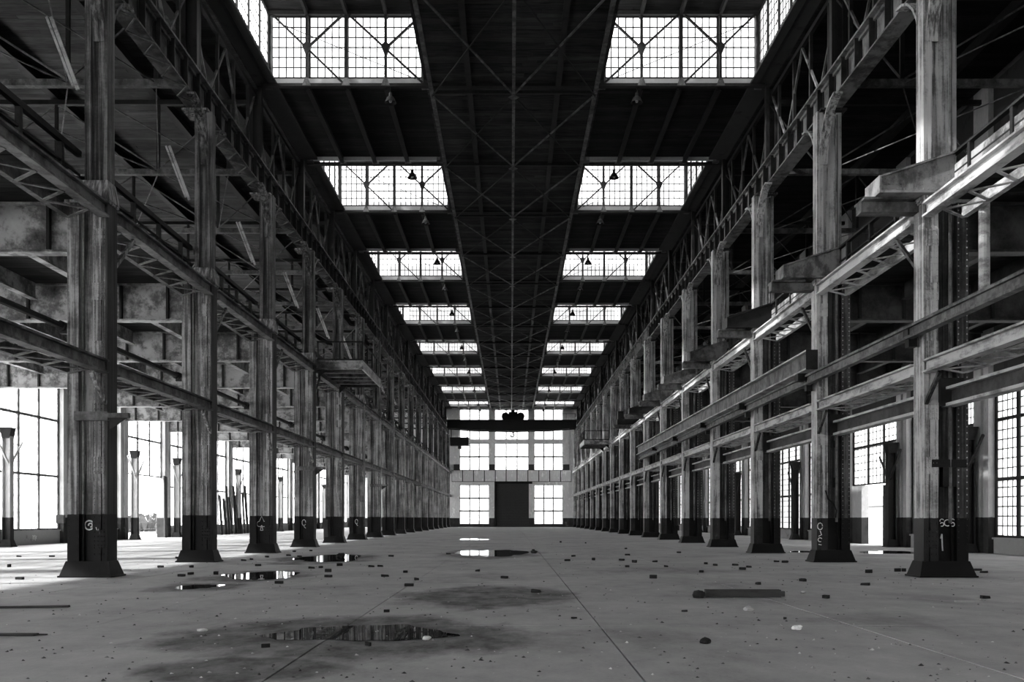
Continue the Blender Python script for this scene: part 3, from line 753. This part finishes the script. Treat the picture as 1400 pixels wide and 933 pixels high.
# ------------------------------------------------------------------ galleries
for s, sd in SIDES:
    xa, xb = (XL+.35, -11.35) if s < 0 else (11.35, XR-.35)
    fg = thing('floor_'+sd, 'upper gallery floor of planks over the %s aisle' % sd, 'floor', kind='structure')
    js = [xa+(xb-xa)*k/(6 if s < 0 else 4) for k in range(0, (7 if s < 0 else 5))]
    for i in range(-3, 17):
        y0, y1 = Y(i), (Y(i+1) if i < 16 else YF)
        put('plank_deck', plank_deck(xa, xb, y0, y1, 9.76, .3).mesh('plank_deck', 'planks', fix=False), fg, kind='stuff')
        L = y1-y0
        for q in js[1:-1] if True else []:
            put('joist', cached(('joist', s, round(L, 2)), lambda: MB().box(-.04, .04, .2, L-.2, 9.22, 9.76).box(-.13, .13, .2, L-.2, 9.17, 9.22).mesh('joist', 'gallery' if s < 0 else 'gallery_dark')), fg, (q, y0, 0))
    for i in range(-1, 17):
        lab = 'plate girder under the %s gallery, %s from the camera' % (sd, ORD[i]) if i >= 0 else 'plate girder under the %s gallery beside the viewpoint' % sd
        t = thing('gallery_girder', lab, 'girder', (0, Y(i), 8.45), 'plate girders under the %s gallery' % sd)
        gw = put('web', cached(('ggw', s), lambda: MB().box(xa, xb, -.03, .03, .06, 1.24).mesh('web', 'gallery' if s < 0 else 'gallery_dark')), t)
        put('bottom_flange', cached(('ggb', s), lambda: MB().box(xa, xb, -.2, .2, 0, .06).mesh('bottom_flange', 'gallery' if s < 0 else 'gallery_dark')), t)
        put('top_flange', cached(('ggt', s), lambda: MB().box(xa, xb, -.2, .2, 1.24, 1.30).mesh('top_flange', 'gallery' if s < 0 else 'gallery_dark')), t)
        n = 10 if s < 0 else 6
        for k in range(n):
            put('stiffener', cached('ggs', lambda: MB().box(-.04, .04, -.16, .16, .06, 1.24).mesh('stiffener', 'steel_dark')), gw, (xa+(xb-xa)*(k+.5)/n, 0, 0))

# ------------------------------------------------------------------ aisle roofs
for s, sd in SIDES:
    xa, xb = (XL+.36, -11.3) if s < 0 else (11.3, XR-.36)
    ca = thing('ceiling_'+sd, 'planked roof over the %s aisle on steel purlins' % sd, 'ceiling', kind='structure')
    nv = 4 if s < 0 else 2
    vs = [xa+(xb-xa)*(k+.5)/nv if s > 0 else [-24.2, -20.2, -15.7, -12.6][k] for k in range(nv)]
    for i in range(-5, 17):
        y0, y1 = Y(i), (Y(i+1) if i < 16 else YF)
        if i == -5: y0 = YB
        L = y1-y0
        put('plank_deck', plank_deck(xa, xb, y0, y1, 20.5, .26).mesh('plank_deck', 'planks_aisle' if s < 0 else 'planks', fix=False), ca, kind='stuff')
        put('roof_covering', MB().box(min(xa-.9, xa+.1), xb+.9, y0, y1, 20.6, 20.7).mesh('roof_covering', 'wall_dark', fix=False), ca)
        for vx in vs:
            put('purlin', cached(('apur', round(L, 2)), lambda: MB().box(-.06, .06, 0, L, 20.05, 20.5).box(-.16, .16, 0, L, 20.0, 20.05).mesh('purlin', 'steel_dark')), ca, (vx, y0, 0))
    for i in range(-1, 17):
        lab = ('light roof truss over the %s aisle, %s from the camera' % (sd, ORD[i])) if i >= 0 else 'light roof truss over the %s aisle beside the viewpoint' % sd
        t = thing('aisle_truss', lab, 'truss', (0, Y(i), 0), 'roof trusses over the %s aisle' % sd)
        put('bottom_chord', cached(('abc', s), lambda: MB().box(xa+(.14 if s > 0 else 0), xb-(.14 if s < 0 else 0), -.12, .12, 16.72, 16.95).mesh('bottom_chord', 'steel_mid')), t)
        put('top_chord', cached(('atc', s), lambda: MB().box(xa, xb, -.1, .1, 19.8, 20.0).mesh('top_chord', 'steel_dark')), t)
        pts = [xa]+vs+[xb] if s > 0 else [xa]+vs+[xb]
        for k, vx in enumerate(vs):
            put('vertical', cached('avt', lambda: MB().box(-.07, .07, -.05, .05, 16.95, 19.8).mesh('vertical', 'steel_dark')), t, (vx, 0, 0))
        for k in range(len(pts)-1):
            put('diagonal', cached(('adi', s, k), lambda: MB().bar((pts[k], 0, 16.95 if k % 2 else 19.8), (pts[k+1], 0, 19.8 if k % 2 else 16.95), .06, .06, (0, 1, 0)).mesh('diagonal', 'steel_mid')), t)
        if i < 16:
            for k in range(len(vs)-1):
                put('bracing_rod', cached(('abr', s, k), lambda: MB().bar((vs[k], 0, 16.85), (vs[k+1], B, 16.85), .04, .04).mesh('bracing_rod', 'steel_mid')), ca, (0, Y(i), 0))
                put('bracing_rod', cached(('abr2', s, k), lambda: MB().bar((vs[k+1], 0, 16.8), (vs[k], B, 16.8), .04, .04).mesh('bracing_rod', 'steel_mid')), ca, (0, Y(i), 0))

# ------------------------------------------------------------------ rails and beams on the right row
def ibeam(mb, x, y0, y1, z0, z1, fw, ft=.04, wt=.03):
    mb.box(x-wt/2, x+wt/2, y0, y1, z0+ft, z1-ft); mb.box(x-fw/2, x+fw/2, y0, y1, z0, z0+ft); mb.box(x-fw/2, x+fw/2, y0, y1, z1-ft, z1); return mb
t = thing('monorail_track', 'slim double rail fixed along the nave face of the right columns', 'rail', (10.26, 0, 6.2))
for i in range(-1, 6):
    y0 = Y(i) if i > -1 else Y(-1)-2; y1 = Y(i+1)
    build(ibeam(MB(), 0, y0+.01, y1-.01, 0, .34, .20, .07, .04), 'rail_length', 'steel_mid', t)
    build(MB().box(-.06, .2, Y(i+1)-.16, Y(i+1)+.16, .02, .32).box(-.02, .2, Y(i+1)-.12, Y(i+1)+.12, -.2, .02), 'rail_clip', 'steel_dark', t)
t = thing('runway_beam', 'heavy I-beam lying above the rail on the right columns', 'beam', (10.12, 31.7, 6.6))
build(MB().box(-.03, .03, 0, 43.0, .05, .62), 'web', 'steel_mid', t)
build(MB().box(-.2, .2, 0, 43.0, .62, .67), 'top_flange', 'steel_light', t)
build(MB().box(-.2, .2, 0, 43.0, 0, .05), 'bottom_flange', 'steel_light', t)
build(MB().box(-.2, .2, -.03, .0, 0, .67), 'end_plate', 'steel_dark', t)
for i in range(1, 6): build(MB().box(-.2, .25, -.2, .2, -.25, 0), 'hanger_bracket', 'black', t, (0, Y(i)-31.7, 0))
for i in range(-1, 16):
    lab = 'light I-beam spanning between right columns at door height, %s from the camera' % ORD[i] if i >= 0 else 'light I-beam between right columns beside the viewpoint'
    t = thing('lintel_beam', lab, 'beam', (11.25, Y(i)+.12, 4.45), 'I-beams between the right columns')
    put('web', cached('lbw', lambda: MB().box(-.02, .02, 0, B-.24, .04, .42).mesh('web', 'gallery_dark')), t)
    put('top_flange', cached('lbt', lambda: MB().box(-.17, .17, 0, B-.24, .40, .47).mesh('top_flange', 'steel_light')), t)
    put('bottom_flange', cached('lbb', lambda: MB().box(-.17, .17, 0, B-.24, -.03, .05).mesh('bottom_flange', 'steel_light')), t)
    if i <= 6:
        hb = put('hanger', cached('lbh', lambda: MB().box(-.3, .3, B-.5, B-.24, -.02, .7).mesh('hanger', 'steel_dark')), t)
t = thing('service_pipe', 'dark pipe run behind the left columns below the gallery', 'pipe', (-11.85, Y(-1), 6.55))
for i in range(-1, 16):
    put('pipe_length', cached('spl', lambda: MB().tube([(0, .02, 0), (0, B-.02, 0)], .09, 8).mesh('pipe_length', 'steel_dark')), t, (0, B*(i+1), 0))
    put('coupling', cached('spc', lambda: MB().tube([(0, -.12, 0), (0, .12, 0)], .14, 8).box(-.05, .2, -.06, .06, -.2, .0).mesh('coupling', 'steel_dark')), t, (0, B*(i+1), 0))
t = thing('drain_pipe', 'short grey drain pipe hanging below the right gallery beside the nearest column', 'pipe', (11.75, 23.35, 7.05))
build(MB().tube([(0, 0, 0), (0, 0, 2.7)], .13, 12), 'pipe_length', 'steel_light', t)
build(MB().tube([(0, 0, -.02), (0, 0, .12)], .17, 12), 'collar', 'steel_mid', t)

build(MB().box(-.75, -.2, -.6, .3, 10.9, 12.0).box(-.85, -.2, -.3, .1, 10.6, 10.9), 'junction_box', 'black', COLS[(1, 8)])

# ------------------------------------------------------------------ balconies
def balcony(lab, s, x_tip, y0, y1, z):
    t = thing('balcony', lab, 'balcony', (s*10.4, y0, z))
    W = 10.4-x_tip; L = y1-y0
    fx = lambda q: -s*q
    build(MB().box(fx(0), fx(W), 0, L, .46, .56), 'deck', 'black', t)
    build(MB().box(fx(0), fx(W), 0, .08, .0, .46).box(fx(0), fx(W), -.1, .0, .36, .46).box(fx(0), fx(W), -.1, 0, 0, .08), 'front_beam', 'gallery', t)
    build(MB().box(fx(0), fx(W), L-.08, L, 0, .46), 'back_beam', 'steel_dark', t)
    build(MB().box(fx(W-.08), fx(W), .08, L-.08, 0, .46), 'edge_beam', 'steel_light', t)
    for k in range(4):
        y = L*(k+1)/5; build(MB().box(fx(0), fx(W-.08), -.05, .05, .06, .46).box(fx(0), fx(W-.08), -.12, .12, .0, .06), 'joist', 'steel_mid', t, (0, y, 0))
    r = build(MB().box(fx(0), fx(W), .0, .06, 1.42, 1.5).box(fx(W-.06), fx(W), 0, L, 1.42, 1.5), 'hand_rail', 'black', t)
    for (q, y) in [(W-.04, .03), (W*.5, .03), (.06, .03)]+[(W-.04, L*(k+1)/4) for k in range(4)]:
        build(MB().box(fx(q)-.035, fx(q)+.035, -.035, .035, .56, 1.42), 'post', 'black', t, (0, min(y, L-.04), 0))
    for y in (.35, L-.45): build(MB().prism([(fx(0), .0), (fx(.45), .0), (fx(0), -.4)], 'y', y, y+.1), 'support_bracket', 'steel_dark', t)
balcony('steel balcony with railing jutting from the left columns over the nave', -1, 7.95, 49.3, 56.2, 9.42)
balcony('steel balcony with railing jutting from the right columns far down the nave', 1, 7.7, 99.6, 106.0, 9.45)

# ------------------------------------------------------------------ overhead crane
cr = thing('bridge_crane', 'dark overhead travelling crane spanning the nave before the far windows', 'crane', (0, 150, 0))
belly = [(-10.35, 17.25), (-10.35, 15.95), (-6, 15.62), (0, 15.5), (6, 15.62), (10.35, 15.95), (10.35, 17.25)]
for y in (-1.2, .9):
    gd = build(MB().prism(belly, 'y', y, y+.35), 'bridge_girder', 'black', cr)
    build(MB().box(-10.35, 10.35, y-.08, y+.43, 17.25, 17.3), 'girder_rail', 'black', gd)
for s in (-1, 1):
    et = build(MB().box(s*10.35, s*11.3, -2.0, 2.0, 17.25, 17.7), 'end_truck', 'black', cr)
    for y in (-1.5, 1.5): build(MB().tube([(s*11.0, y, 17.28), (s*11.2, y, 17.28)], .2, 12), 'wheel', 'steel_dark', et)
tr = build(MB().box(-1.2, 1.6, -1.3, 1.3, 17.3, 17.75), 'trolley', 'black', cr)
build(MB().tube([(-1.0, -.9, 17.9), (-1.0, .9, 17.9)], .62, 14), 'drum', 'black', tr)
build(MB().tube([(1.45, -.9, 17.9), (1.45, .9, 17.9)], .62, 14), 'drum', 'black', tr)
build(MB().box(-.5, .9, -.9, .9, 17.75, 18.6).tube([(.2, 0, 18.5), (.2, 0, 19.0)], .3, 10), 'motor', 'black', tr)
for x in (.0, .4): build(MB().tube([(x, 0, 17.3), (x, 0, 15.35)], .03, 6), 'cable', 'black', tr)
hk = [(.28, 15.4), (.28, 15.1)] + [(.28-.2+.26*math.cos(a), 14.9+.26*math.sin(a)) for a in [math.radians(40-k*26) for k in range(10)]]
build(MB().tube([(a, 0, b) for a, b in hk], .11, 8).box(.05, .4, -.12, .12, 15.3, 15.7), 'hook', 'steel_mid', cr)
cb = build(MB().box(-9.9, -6.9, -1.0, .6, 13.2, 14.5).box(-8.6, -8.1, -.8, .4, 12.7, 13.2), 'operator_cab', 'black', cr)
build(MB().box(-9.8, -9.65, -.3, -.1, 14.5, 15.95).box(-7.2, -7.05, -.3, -.1, 14.5, 15.8), 'cab_hanger', 'black', cb)
rl = build(MB().box(7.2, 10.2, -1.45, -1.4, 18.2, 18.26), 'hand_rail', 'black', cr)
for x in (7.25, 8.7, 10.15): build(MB().box(x-.03, x+.03, -1.45, -1.4, 17.25, 18.2), 'post', 'black', rl)

# ------------------------------------------------------------------ pendant lamps under the trusses
for i in range(2, 17):
    for s, sd in SIDES:
        kind = 'against the %s roof windows' % sd if i % 2 else 'under the dark %s roof planks' % sd
        t = thing('pendant_lamp', 'bell-shaped pendant lamp %s, %s from the camera' % (kind, ORD[(i-3)//2 if i % 2 else (i-2)//2]), 'lamp', (s*5.4, Y(i)+(-.32 if i % 2 == 0 else .32), 0), 'pendant lamps under the nave roof')
        put('cord', cached('pc', lambda: MB().tube([(0, 0, 20.2), (0, 0, ZC-.03)], .02, 6).mesh('cord', 'black')), t)
        put('shade', cached('ps', lambda: MB().lathe([(.03, 20.22), (.07, 20.2), (.08, 20.05), (.16, 19.98), (.25, 19.78), (.27, 19.76), (.24, 19.78), (.14, 19.97), (.03, 20.02)], n=16).mesh('shade', 'steel_dark')), t)
        put('bulb', cached('pb', lambda: MB().lathe([(.0, 19.76), (.05, 19.78), (.075, 19.84), (.05, 19.93), (.03, 19.99)], n=10).mesh('bulb', 'sill')), t)

# ------------------------------------------------------------------ crane posts against the outer walls
for s, sd, r, X, h in ((-1, 'left', range(3, 14), -26.95, 6.3), (1, 'right', range(1, 12), 20.15, 5.5)):
    mt = 'wall' if s < 0 else 'steel_dark'
    for k, i in enumerate(r):
        t = thing('wall_post', 'short steel crane post before the %s outer wall, %s from the camera' % (sd, ORD[k]), 'post', (X, Y(i)+.1, 0), 'crane posts of the %s outer wall' % sd)
        put('shaft', cached(('wps', s), lambda: MB().box(-.22, .22, -.05, .05, .04, h).box(-.22, -.16, -.2, .2, .04, h).box(.16, .22, -.2, .2, .04, h).mesh('shaft', mt)), t)
        put('base', cached(('wpb', s), lambda: MB().box(-.34, .34, -.32, .32, 0, .05).frustum((-.32, .32, -.3, .3), (-.22, .22, -.2, .2), .05, .4).mesh('base', mt)), t)
        put('cap', cached(('wpc', s), lambda: MB().box(-.3, .3, -.3, .3, h, h+.06).prism([(-.3, h), (.3, h), (.2, h-.5), (-.2, h-.5)], 'y', -.25, .25).mesh('cap', 'steel_dark')), t)
        put('brace', cached(('wpr', s), lambda: MB().bar((-s*.1, -.1, h-1.9), (-s*.1, -1.5, h-.4), .1, .1).mesh('brace', mt)), t)
        put('brace', cached(('wpr2', s), lambda: MB().bar((-s*.1, .1, h-1.9), (-s*.1, 1.3, h-.6), .08, .08).mesh('brace', mt)), t)

# door leaf and boards by the outer walls
d = thing('door_3', 'dark metal door leaf standing open in the right outer wall', 'door', (20.75, Y(3)+1.05, 0), kind='structure')
build(MB().box(-.04, .04, 0, 1.55, .03, 3.4), 'leaf', 'door', d)
build(MB().box(-.07, -.04, .1, 1.45, .3, .42).box(-.07, -.04, .1, 1.45, 2.9, 3.02), 'ledge', 'black', d)
rnd = random.Random(4)
for k in range(9):
    y = 86.6+k*1.05; h = rnd.uniform(3.3, 5.0); wv = rnd.uniform(.5, .8)
    o = thing('loose_board', '%s of the dark boards leaning in a row against the left outer wall' % ORD[k], 'board', (-27.0+rnd.uniform(-.05, .1), y, 0), 'boards leaning along the left outer wall')
    build(MB().box(-.03, .03, -wv/2, wv/2, 0, h), 'plank', 'timber', o); build(MB().box(.03, .07, -wv/2, wv/2, h*.3, h*.3+.15), 'batten', 'timber', o)
    o.rotation_euler = (rnd.uniform(-.05, .05), -.07, 0)
o = thing('door_board', 'tall board leaning beside the open doorway of the left wall', 'board', (-27.2, Y(6)-1.7, 0))
build(MB().box(-.04, .04, -.3, .3, 0, 4.9), 'plank', 'timber', o); o.rotation_euler = (-.14, -.06, 0)

# ------------------------------------------------------------------ puddles
def puddle(lab, cx, cy, rx, ry, seed, skew=0):
    x0, y0 = gp(cx, cy); X = abs(gp(cx+rx, cy)[0]-x0); ya, yb = gp(cx, cy+ry)[1], gp(cx, cy-ry)[1]
    rr = random.Random(seed); ph = [rr.uniform(0, 6.28) for _ in range(5)]; mb = MB(); poly = []
    for k in range(56):
        a = 2*math.pi*k/56; q = 1+.13*math.sin(2*a+ph[0])+.10*math.sin(3*a+ph[1])+.07*math.sin(5*a+ph[2])+.05*math.sin(9*a+ph[3])+.03*math.sin(14*a+ph[4])
        yy = math.sin(a)*q; poly.append((X*math.cos(a)*q + skew*yy, ((yb-y0) if yy > 0 else (y0-ya))*yy))
    mb.prism(poly, 'z', .0035, .009)
    o = build(mb, 'puddle', 'water', None, (x0, y0, 0)); tag(o, lab, 'puddle', 'rain puddles on the hall floor'); return o
puddle('largest rain puddle in the left foreground with a dark wet rim', 495, 867, 108, 12, 3)
puddle('thin bright puddle in front of the second left column', 358, 787.5, 52, 5, 5)
puddle('white mirror-like puddle in mid-nave before the far door', 672, 757, 44, 5, 8)
puddle('sliver of bright water far down the nave', 647, 738, 21, 1.2, 9)
puddle('dark puddle strewn with bricks beside the left columns', 450, 764, 42, 5, 12)
puddle('small dark puddle by the foot of the left columns', 270, 803, 28, 3, 15)
puddle('bright puddle on the right aisle floor by the open doorway', 1225, 756, 42, 2.2, 18)
puddle('pale streak of water in the right aisle behind the second column', 1100, 755, 18, 1.2, 21)

# ------------------------------------------------------------------ loose bricks and debris
LZ = [(173,118),(135,152),(170,145),(268,145),(373,92),(403,88),(462,79),(428,112),(566,58),(630,55),(545,73),(587,77),(633,122),(668,120),(740,112),(697,155),(697,135),(508,180),(862,116),(896,115),(937,76),(914,153),(992,138),(1035,166),(1006,190),(1268,133),(1371,160),(1157,67),(118,82),(413,166),(845,418),(456,424),(920,289),(55,118)]
RZ = [(92,213),(80,55),(235,76),(212,93),(310,90),(420,91),(466,99),(547,97),(639,62),(436,47),(442,71),(590,116),(742,105),(778,111),(883,126),(907,118),(725,137),(540,160),(441,117),(1013,97),(1046,98),(1113,171),(1363,138),(1352,186),(942,183),(1202,236),(660,287),(238,314),(1045,316),(282,25),(185,22),(855,110)]
PZ = [(27,793),(11,776),(26,762),(71,762),(262,776),(242,764),(1015,779),(1073,770),(1098,795),(1186,784),(1236,782),(1226,782),(1337,781),(1345,784),(1347,819)]
pts = [(200+a/2.8, 733+b/2.8+1.5) for a, b in LZ]+[(700+a/2.8, 733+b/2.8+1.5) for a, b in RZ]+PZ
def brick_mesh(k):
    r = random.Random(k); mb = MB(); L = (.20, .185, .12)[k % 3]; W = .095; Hh = .065
    mb.box(-L/2, L/2, -W/2, W/2, 0, Hh)
    if k % 2: mb.v = [(x*(1-.12*(z > 0 and x > 0)), y*(1-.1*(z > 0)), z*(1-.25*(x > .05))) for x, y, z in mb.v]
    me = mb.mesh('brick', 'brick')
    bm = bmesh.new(); bm.from_mesh(me); bmesh.ops.bevel(bm, geom=list(bm.edges), offset=.007, segments=1, affect='EDGES'); bm.to_mesh(me); bm.free()
    return me
bms = [brick_mesh(k) for k in range(6)]
BR = []
for k, (px, py) in enumerate(pts):
    x, y = gp(px, py)
    o = put('brick', bms[rnd.randrange(6)], None, (x, y, .004), rz=rnd.choice([rnd.uniform(-.5, .5), rnd.uniform(0, 3.14)]))
    BR.append((o, x, y))
    if py > 832: o.scale = (.5, .5, .45)
    if rnd.random() < .25: o.rotation_euler.x = math.pi/2; o.location.z = .05*o.scale.y

MARKS = [('the foot of the %s column in the %s row' % (ORD[i] if i else 'nearest', sd), s*XC, Y(i)) for s, sd in SIDES for i in range(0, 12)]
MARKS += [('the large foreground puddle',)+gp(475, 866), ('the thin bright puddle by the left columns',)+gp(358, 788), ('the white puddle in mid-nave',)+gp(672, 757),
          ('the brick-strewn dark puddle',)+gp(450, 764), ('the broken timber baulk',)+gp(1015, 817), ('the wide wet stain in mid-floor',)+gp(665, 815),
          ('the rubble at the end of the floor joint',)+gp(730, 757), ('the white paper cup',)+gp(1090, 862)]
by = {}
for o, x, y in BR:
    m = min(MARKS, key=lambda q: (q[1]-x)**2+(q[2]-y)**2); by.setdefault(m[0], []).append((math.hypot(m[1]-x, m[2]-y), o))
for nm, lst in by.items():
    lst.sort(key=lambda q: q[0])
    for k, (dd, o) in enumerate(lst):
        tag(o, 'loose dark brick %s to %s' % ('closest' if k == 0 else ORD[k]+' closest', nm), 'brick', 'loose bricks on the hall floor')

t = thing('timber_beam', 'broken dark timber baulk lying on the floor before the right columns', 'timber', gp(1015, 817)+(0,), None)
build(MB().box(-.72, .72, -.09, .09, .004, .15), 'baulk', 'timber', t)
build(MB().box(.72, .80, -.07, .02, .02, .12).box(-.78, -.72, -.03, .08, .02, .10), 'splintered_end', 'timber', t)
t.rotation_euler.z = -.03
o = build(MB().lathe([(0, 0), (.1, .0), (.12, .05), (.09, .13), (0, .15)], n=9), 'concrete_lump', 'brick', None, gp(955, 818)+(.004,)); tag(o, 'round dark lump lying just left of the broken timber baulk', 'rubble')
o = build(MB().box(-.75, .75, -.05, .05, .0, .035).box(-.2, .75, .05, .08, 0, .02), 'thin_plank', 'timber', None, gp(30, 832)+(.004,)); tag(o, 'dark thin plank lying at the left edge of the foreground', 'plank'); o.rotation_euler.z = .18
o = build(MB().box(-.5, .4, -.06, .06, 0, .03).box(-.1, .5, .06, .09, 0, .015), 'floor_strip', 'timber', None, gp(8, 870)+(.004,)); tag(o, 'flat dark strip cut off by the lower left picture edge', 'plank')
o = build(MB().box(-.22, .22, -.03, .03, 0, .03).box(-.05, .3, .03, .08, 0, .02), 'wood_splinter', 'sill', None, gp(1322, 824)+(.004,)); tag(o, 'pale wood splinter lying before the nearest right column', 'splinter')
def crumple(r, seed, sq=.6):
    bm = bmesh.new(); bmesh.ops.create_icosphere(bm, subdivisions=2, radius=r); q = random.Random(seed)
    for v in bm.verts: v.co *= q.uniform(.65, 1.15); v.co.z = max(v.co.z*sq, -r*sq*.6)+r*sq*.6
    me = bpy.data.meshes.new('crumple'); bm.to_mesh(me); bm.free(); return me
for (px, py, r, lab, nm, mt) in ((1090, 862, .075, 'white crumpled paper cup lying alone on the right foreground floor', 'paper_cup', 'white'),
                                 (583, 876, .06, 'white scrap of paper beside the large puddle, right side', 'paper_scrap', 'white'),
                                 (276, 864, .07, 'white flattened scrap of paper left of the large puddle', 'paper_scrap', 'white'),
                                 (1024, 836, .09, 'pale broken slab of plaster on the floor below the timber baulk', 'plaster_chunk', 'sill'),
                                 (965, 881, .08, 'small dark heap of crumbled rubble in the right foreground', 'rubble_heap', 'brick'),
                                 (1098, 812, .06, 'pale plaster crumb before the second right column', 'plaster_chunk', 'sill'),
                                 (730, 757, .16, 'dark clump of rubble at the far end of the floor joint', 'rubble_heap', 'brick'),
                                 (466, 763, .2, 'dark lump of rubble standing in the brick-strewn puddle', 'rubble_heap', 'brick')):
    me = crumple(r, int(px), .35 if 'flat' in lab else .6); me.materials.append(M[mt]); o = put(nm, me, None, gp(px, py)+(.004,)); tag(o, lab, nm.replace('_', ' '))
# fine crumbs nobody could count
mb = MB(); rr = random.Random(11)
for k in range(1500):
    py = 709+10**rr.uniform(1.5, 2.36); px = rr.uniform(0, 1400)
    if py > 940: continue
    x, y = gp(px, py)
    if abs(x) > 14: continue
    r = rr.uniform(.006, .028); b = len(mb.v)
    for a in range(4):
        th = a*1.57+rr.uniform(-.4, .4); mb.v.append((x+r*rr.uniform(.6, 1.4)*math.cos(th), y+r*math.sin(th), .003))
    mb.v.append((x+rr.uniform(-.3, .3)*r, y, .003+r*rr.uniform(.5, 1.0)))
    mb.f += [(b, b+1, b+4), (b+1, b+2, b+4), (b+2, b+3, b+4), (b+3, b, b+4), (b+3, b+2, b+1, b)]
m_, n_, p_ = base_mat('crumb_grit')
ge_ = n_.nodes.new('ShaderNodeNewGeometry'); n_.links.new(ramp(n_, ge_.outputs['Random Per Island'], [(0, .02), (.6, .08), (.8, .35), (1, .7)]), p_.inputs['Base Color']); p_.inputs['Roughness'].default_value = .9
o = build(mb, 'floor_grit', m_); tag(o, 'scattered crumbs of grit and plaster over the hall floor', 'grit', kind='stuff')

# ------------------------------------------------------------------ outside
o = build(MB().box(-400, 400, -150, 600, -.5, -.31), 'ground', 'yard'); tag(o, 'pale gravel yard outside the windows', 'ground', kind='structure')
wh = thing('warehouse', 'pale low warehouse seen through the open doorway on the right', 'building', (75, 190, -.31))
build(MB().box(0, 25, -80, 90, 0, 4.4), 'wall', 'warehouse', wh); build(MB().prism([(-.6, 4.4), (25.6, 4.4), (12.5, 7.0)], 'y', -80.5, 90.5), 'roof', 'yard', wh)
for k in range(8): build(MB().box(-.06, 0, -70+k*20, -64+k*20, 1.2, 2.8), 'window', 'steel_mid', wh)
mb = MB(); rr = random.Random(21)
for k in range(420):
    x = rr.uniform(-62, -48); y = rr.uniform(40, 330); h = rr.uniform(.8, 2.6)
    for j in range(5):
        a = rr.uniform(0, 6.28); ex = x+math.cos(a)*.7; ey = y+math.sin(a)*.9; b = len(mb.v)
        mb.v += [(x-.15, y-.3, -.31), (x+.15, y+.3, -.31), (ex+.2, ey+.35, h*rr.uniform(.5, 1)), (ex-.2, ey-.35, h*rr.uniform(.6, 1)), (x+.25, y, h*.5)]
        mb.f += [(b, b+1, b+4), (b+1, b+2, b+4), (b+2, b+3, b+4), (b+3, b, b+4), (b, b+3, b+2, b+1)]
o = build(mb, 'scrub', 'scrub'); tag(o, 'pale rough scrub growing outside the left windows', 'scrub', kind='stuff')
fe = thing('yard_fence', 'thin post-and-rail fence in the yard beyond the left windows', 'fence', (-42, 0, -.31))
pm = MB().box(-.06, .06, -.06, .06, 0, 2.2).mesh('post', 'steel_mid')
for k in range(44): put('post', pm, fe, (0, 30+k*5, 0))
for z in (.6, 1.4, 2.1): build(MB().box(-.03, .03, 30, 245, z-.03, z+.03), 'rail', 'steel_mid', fe)
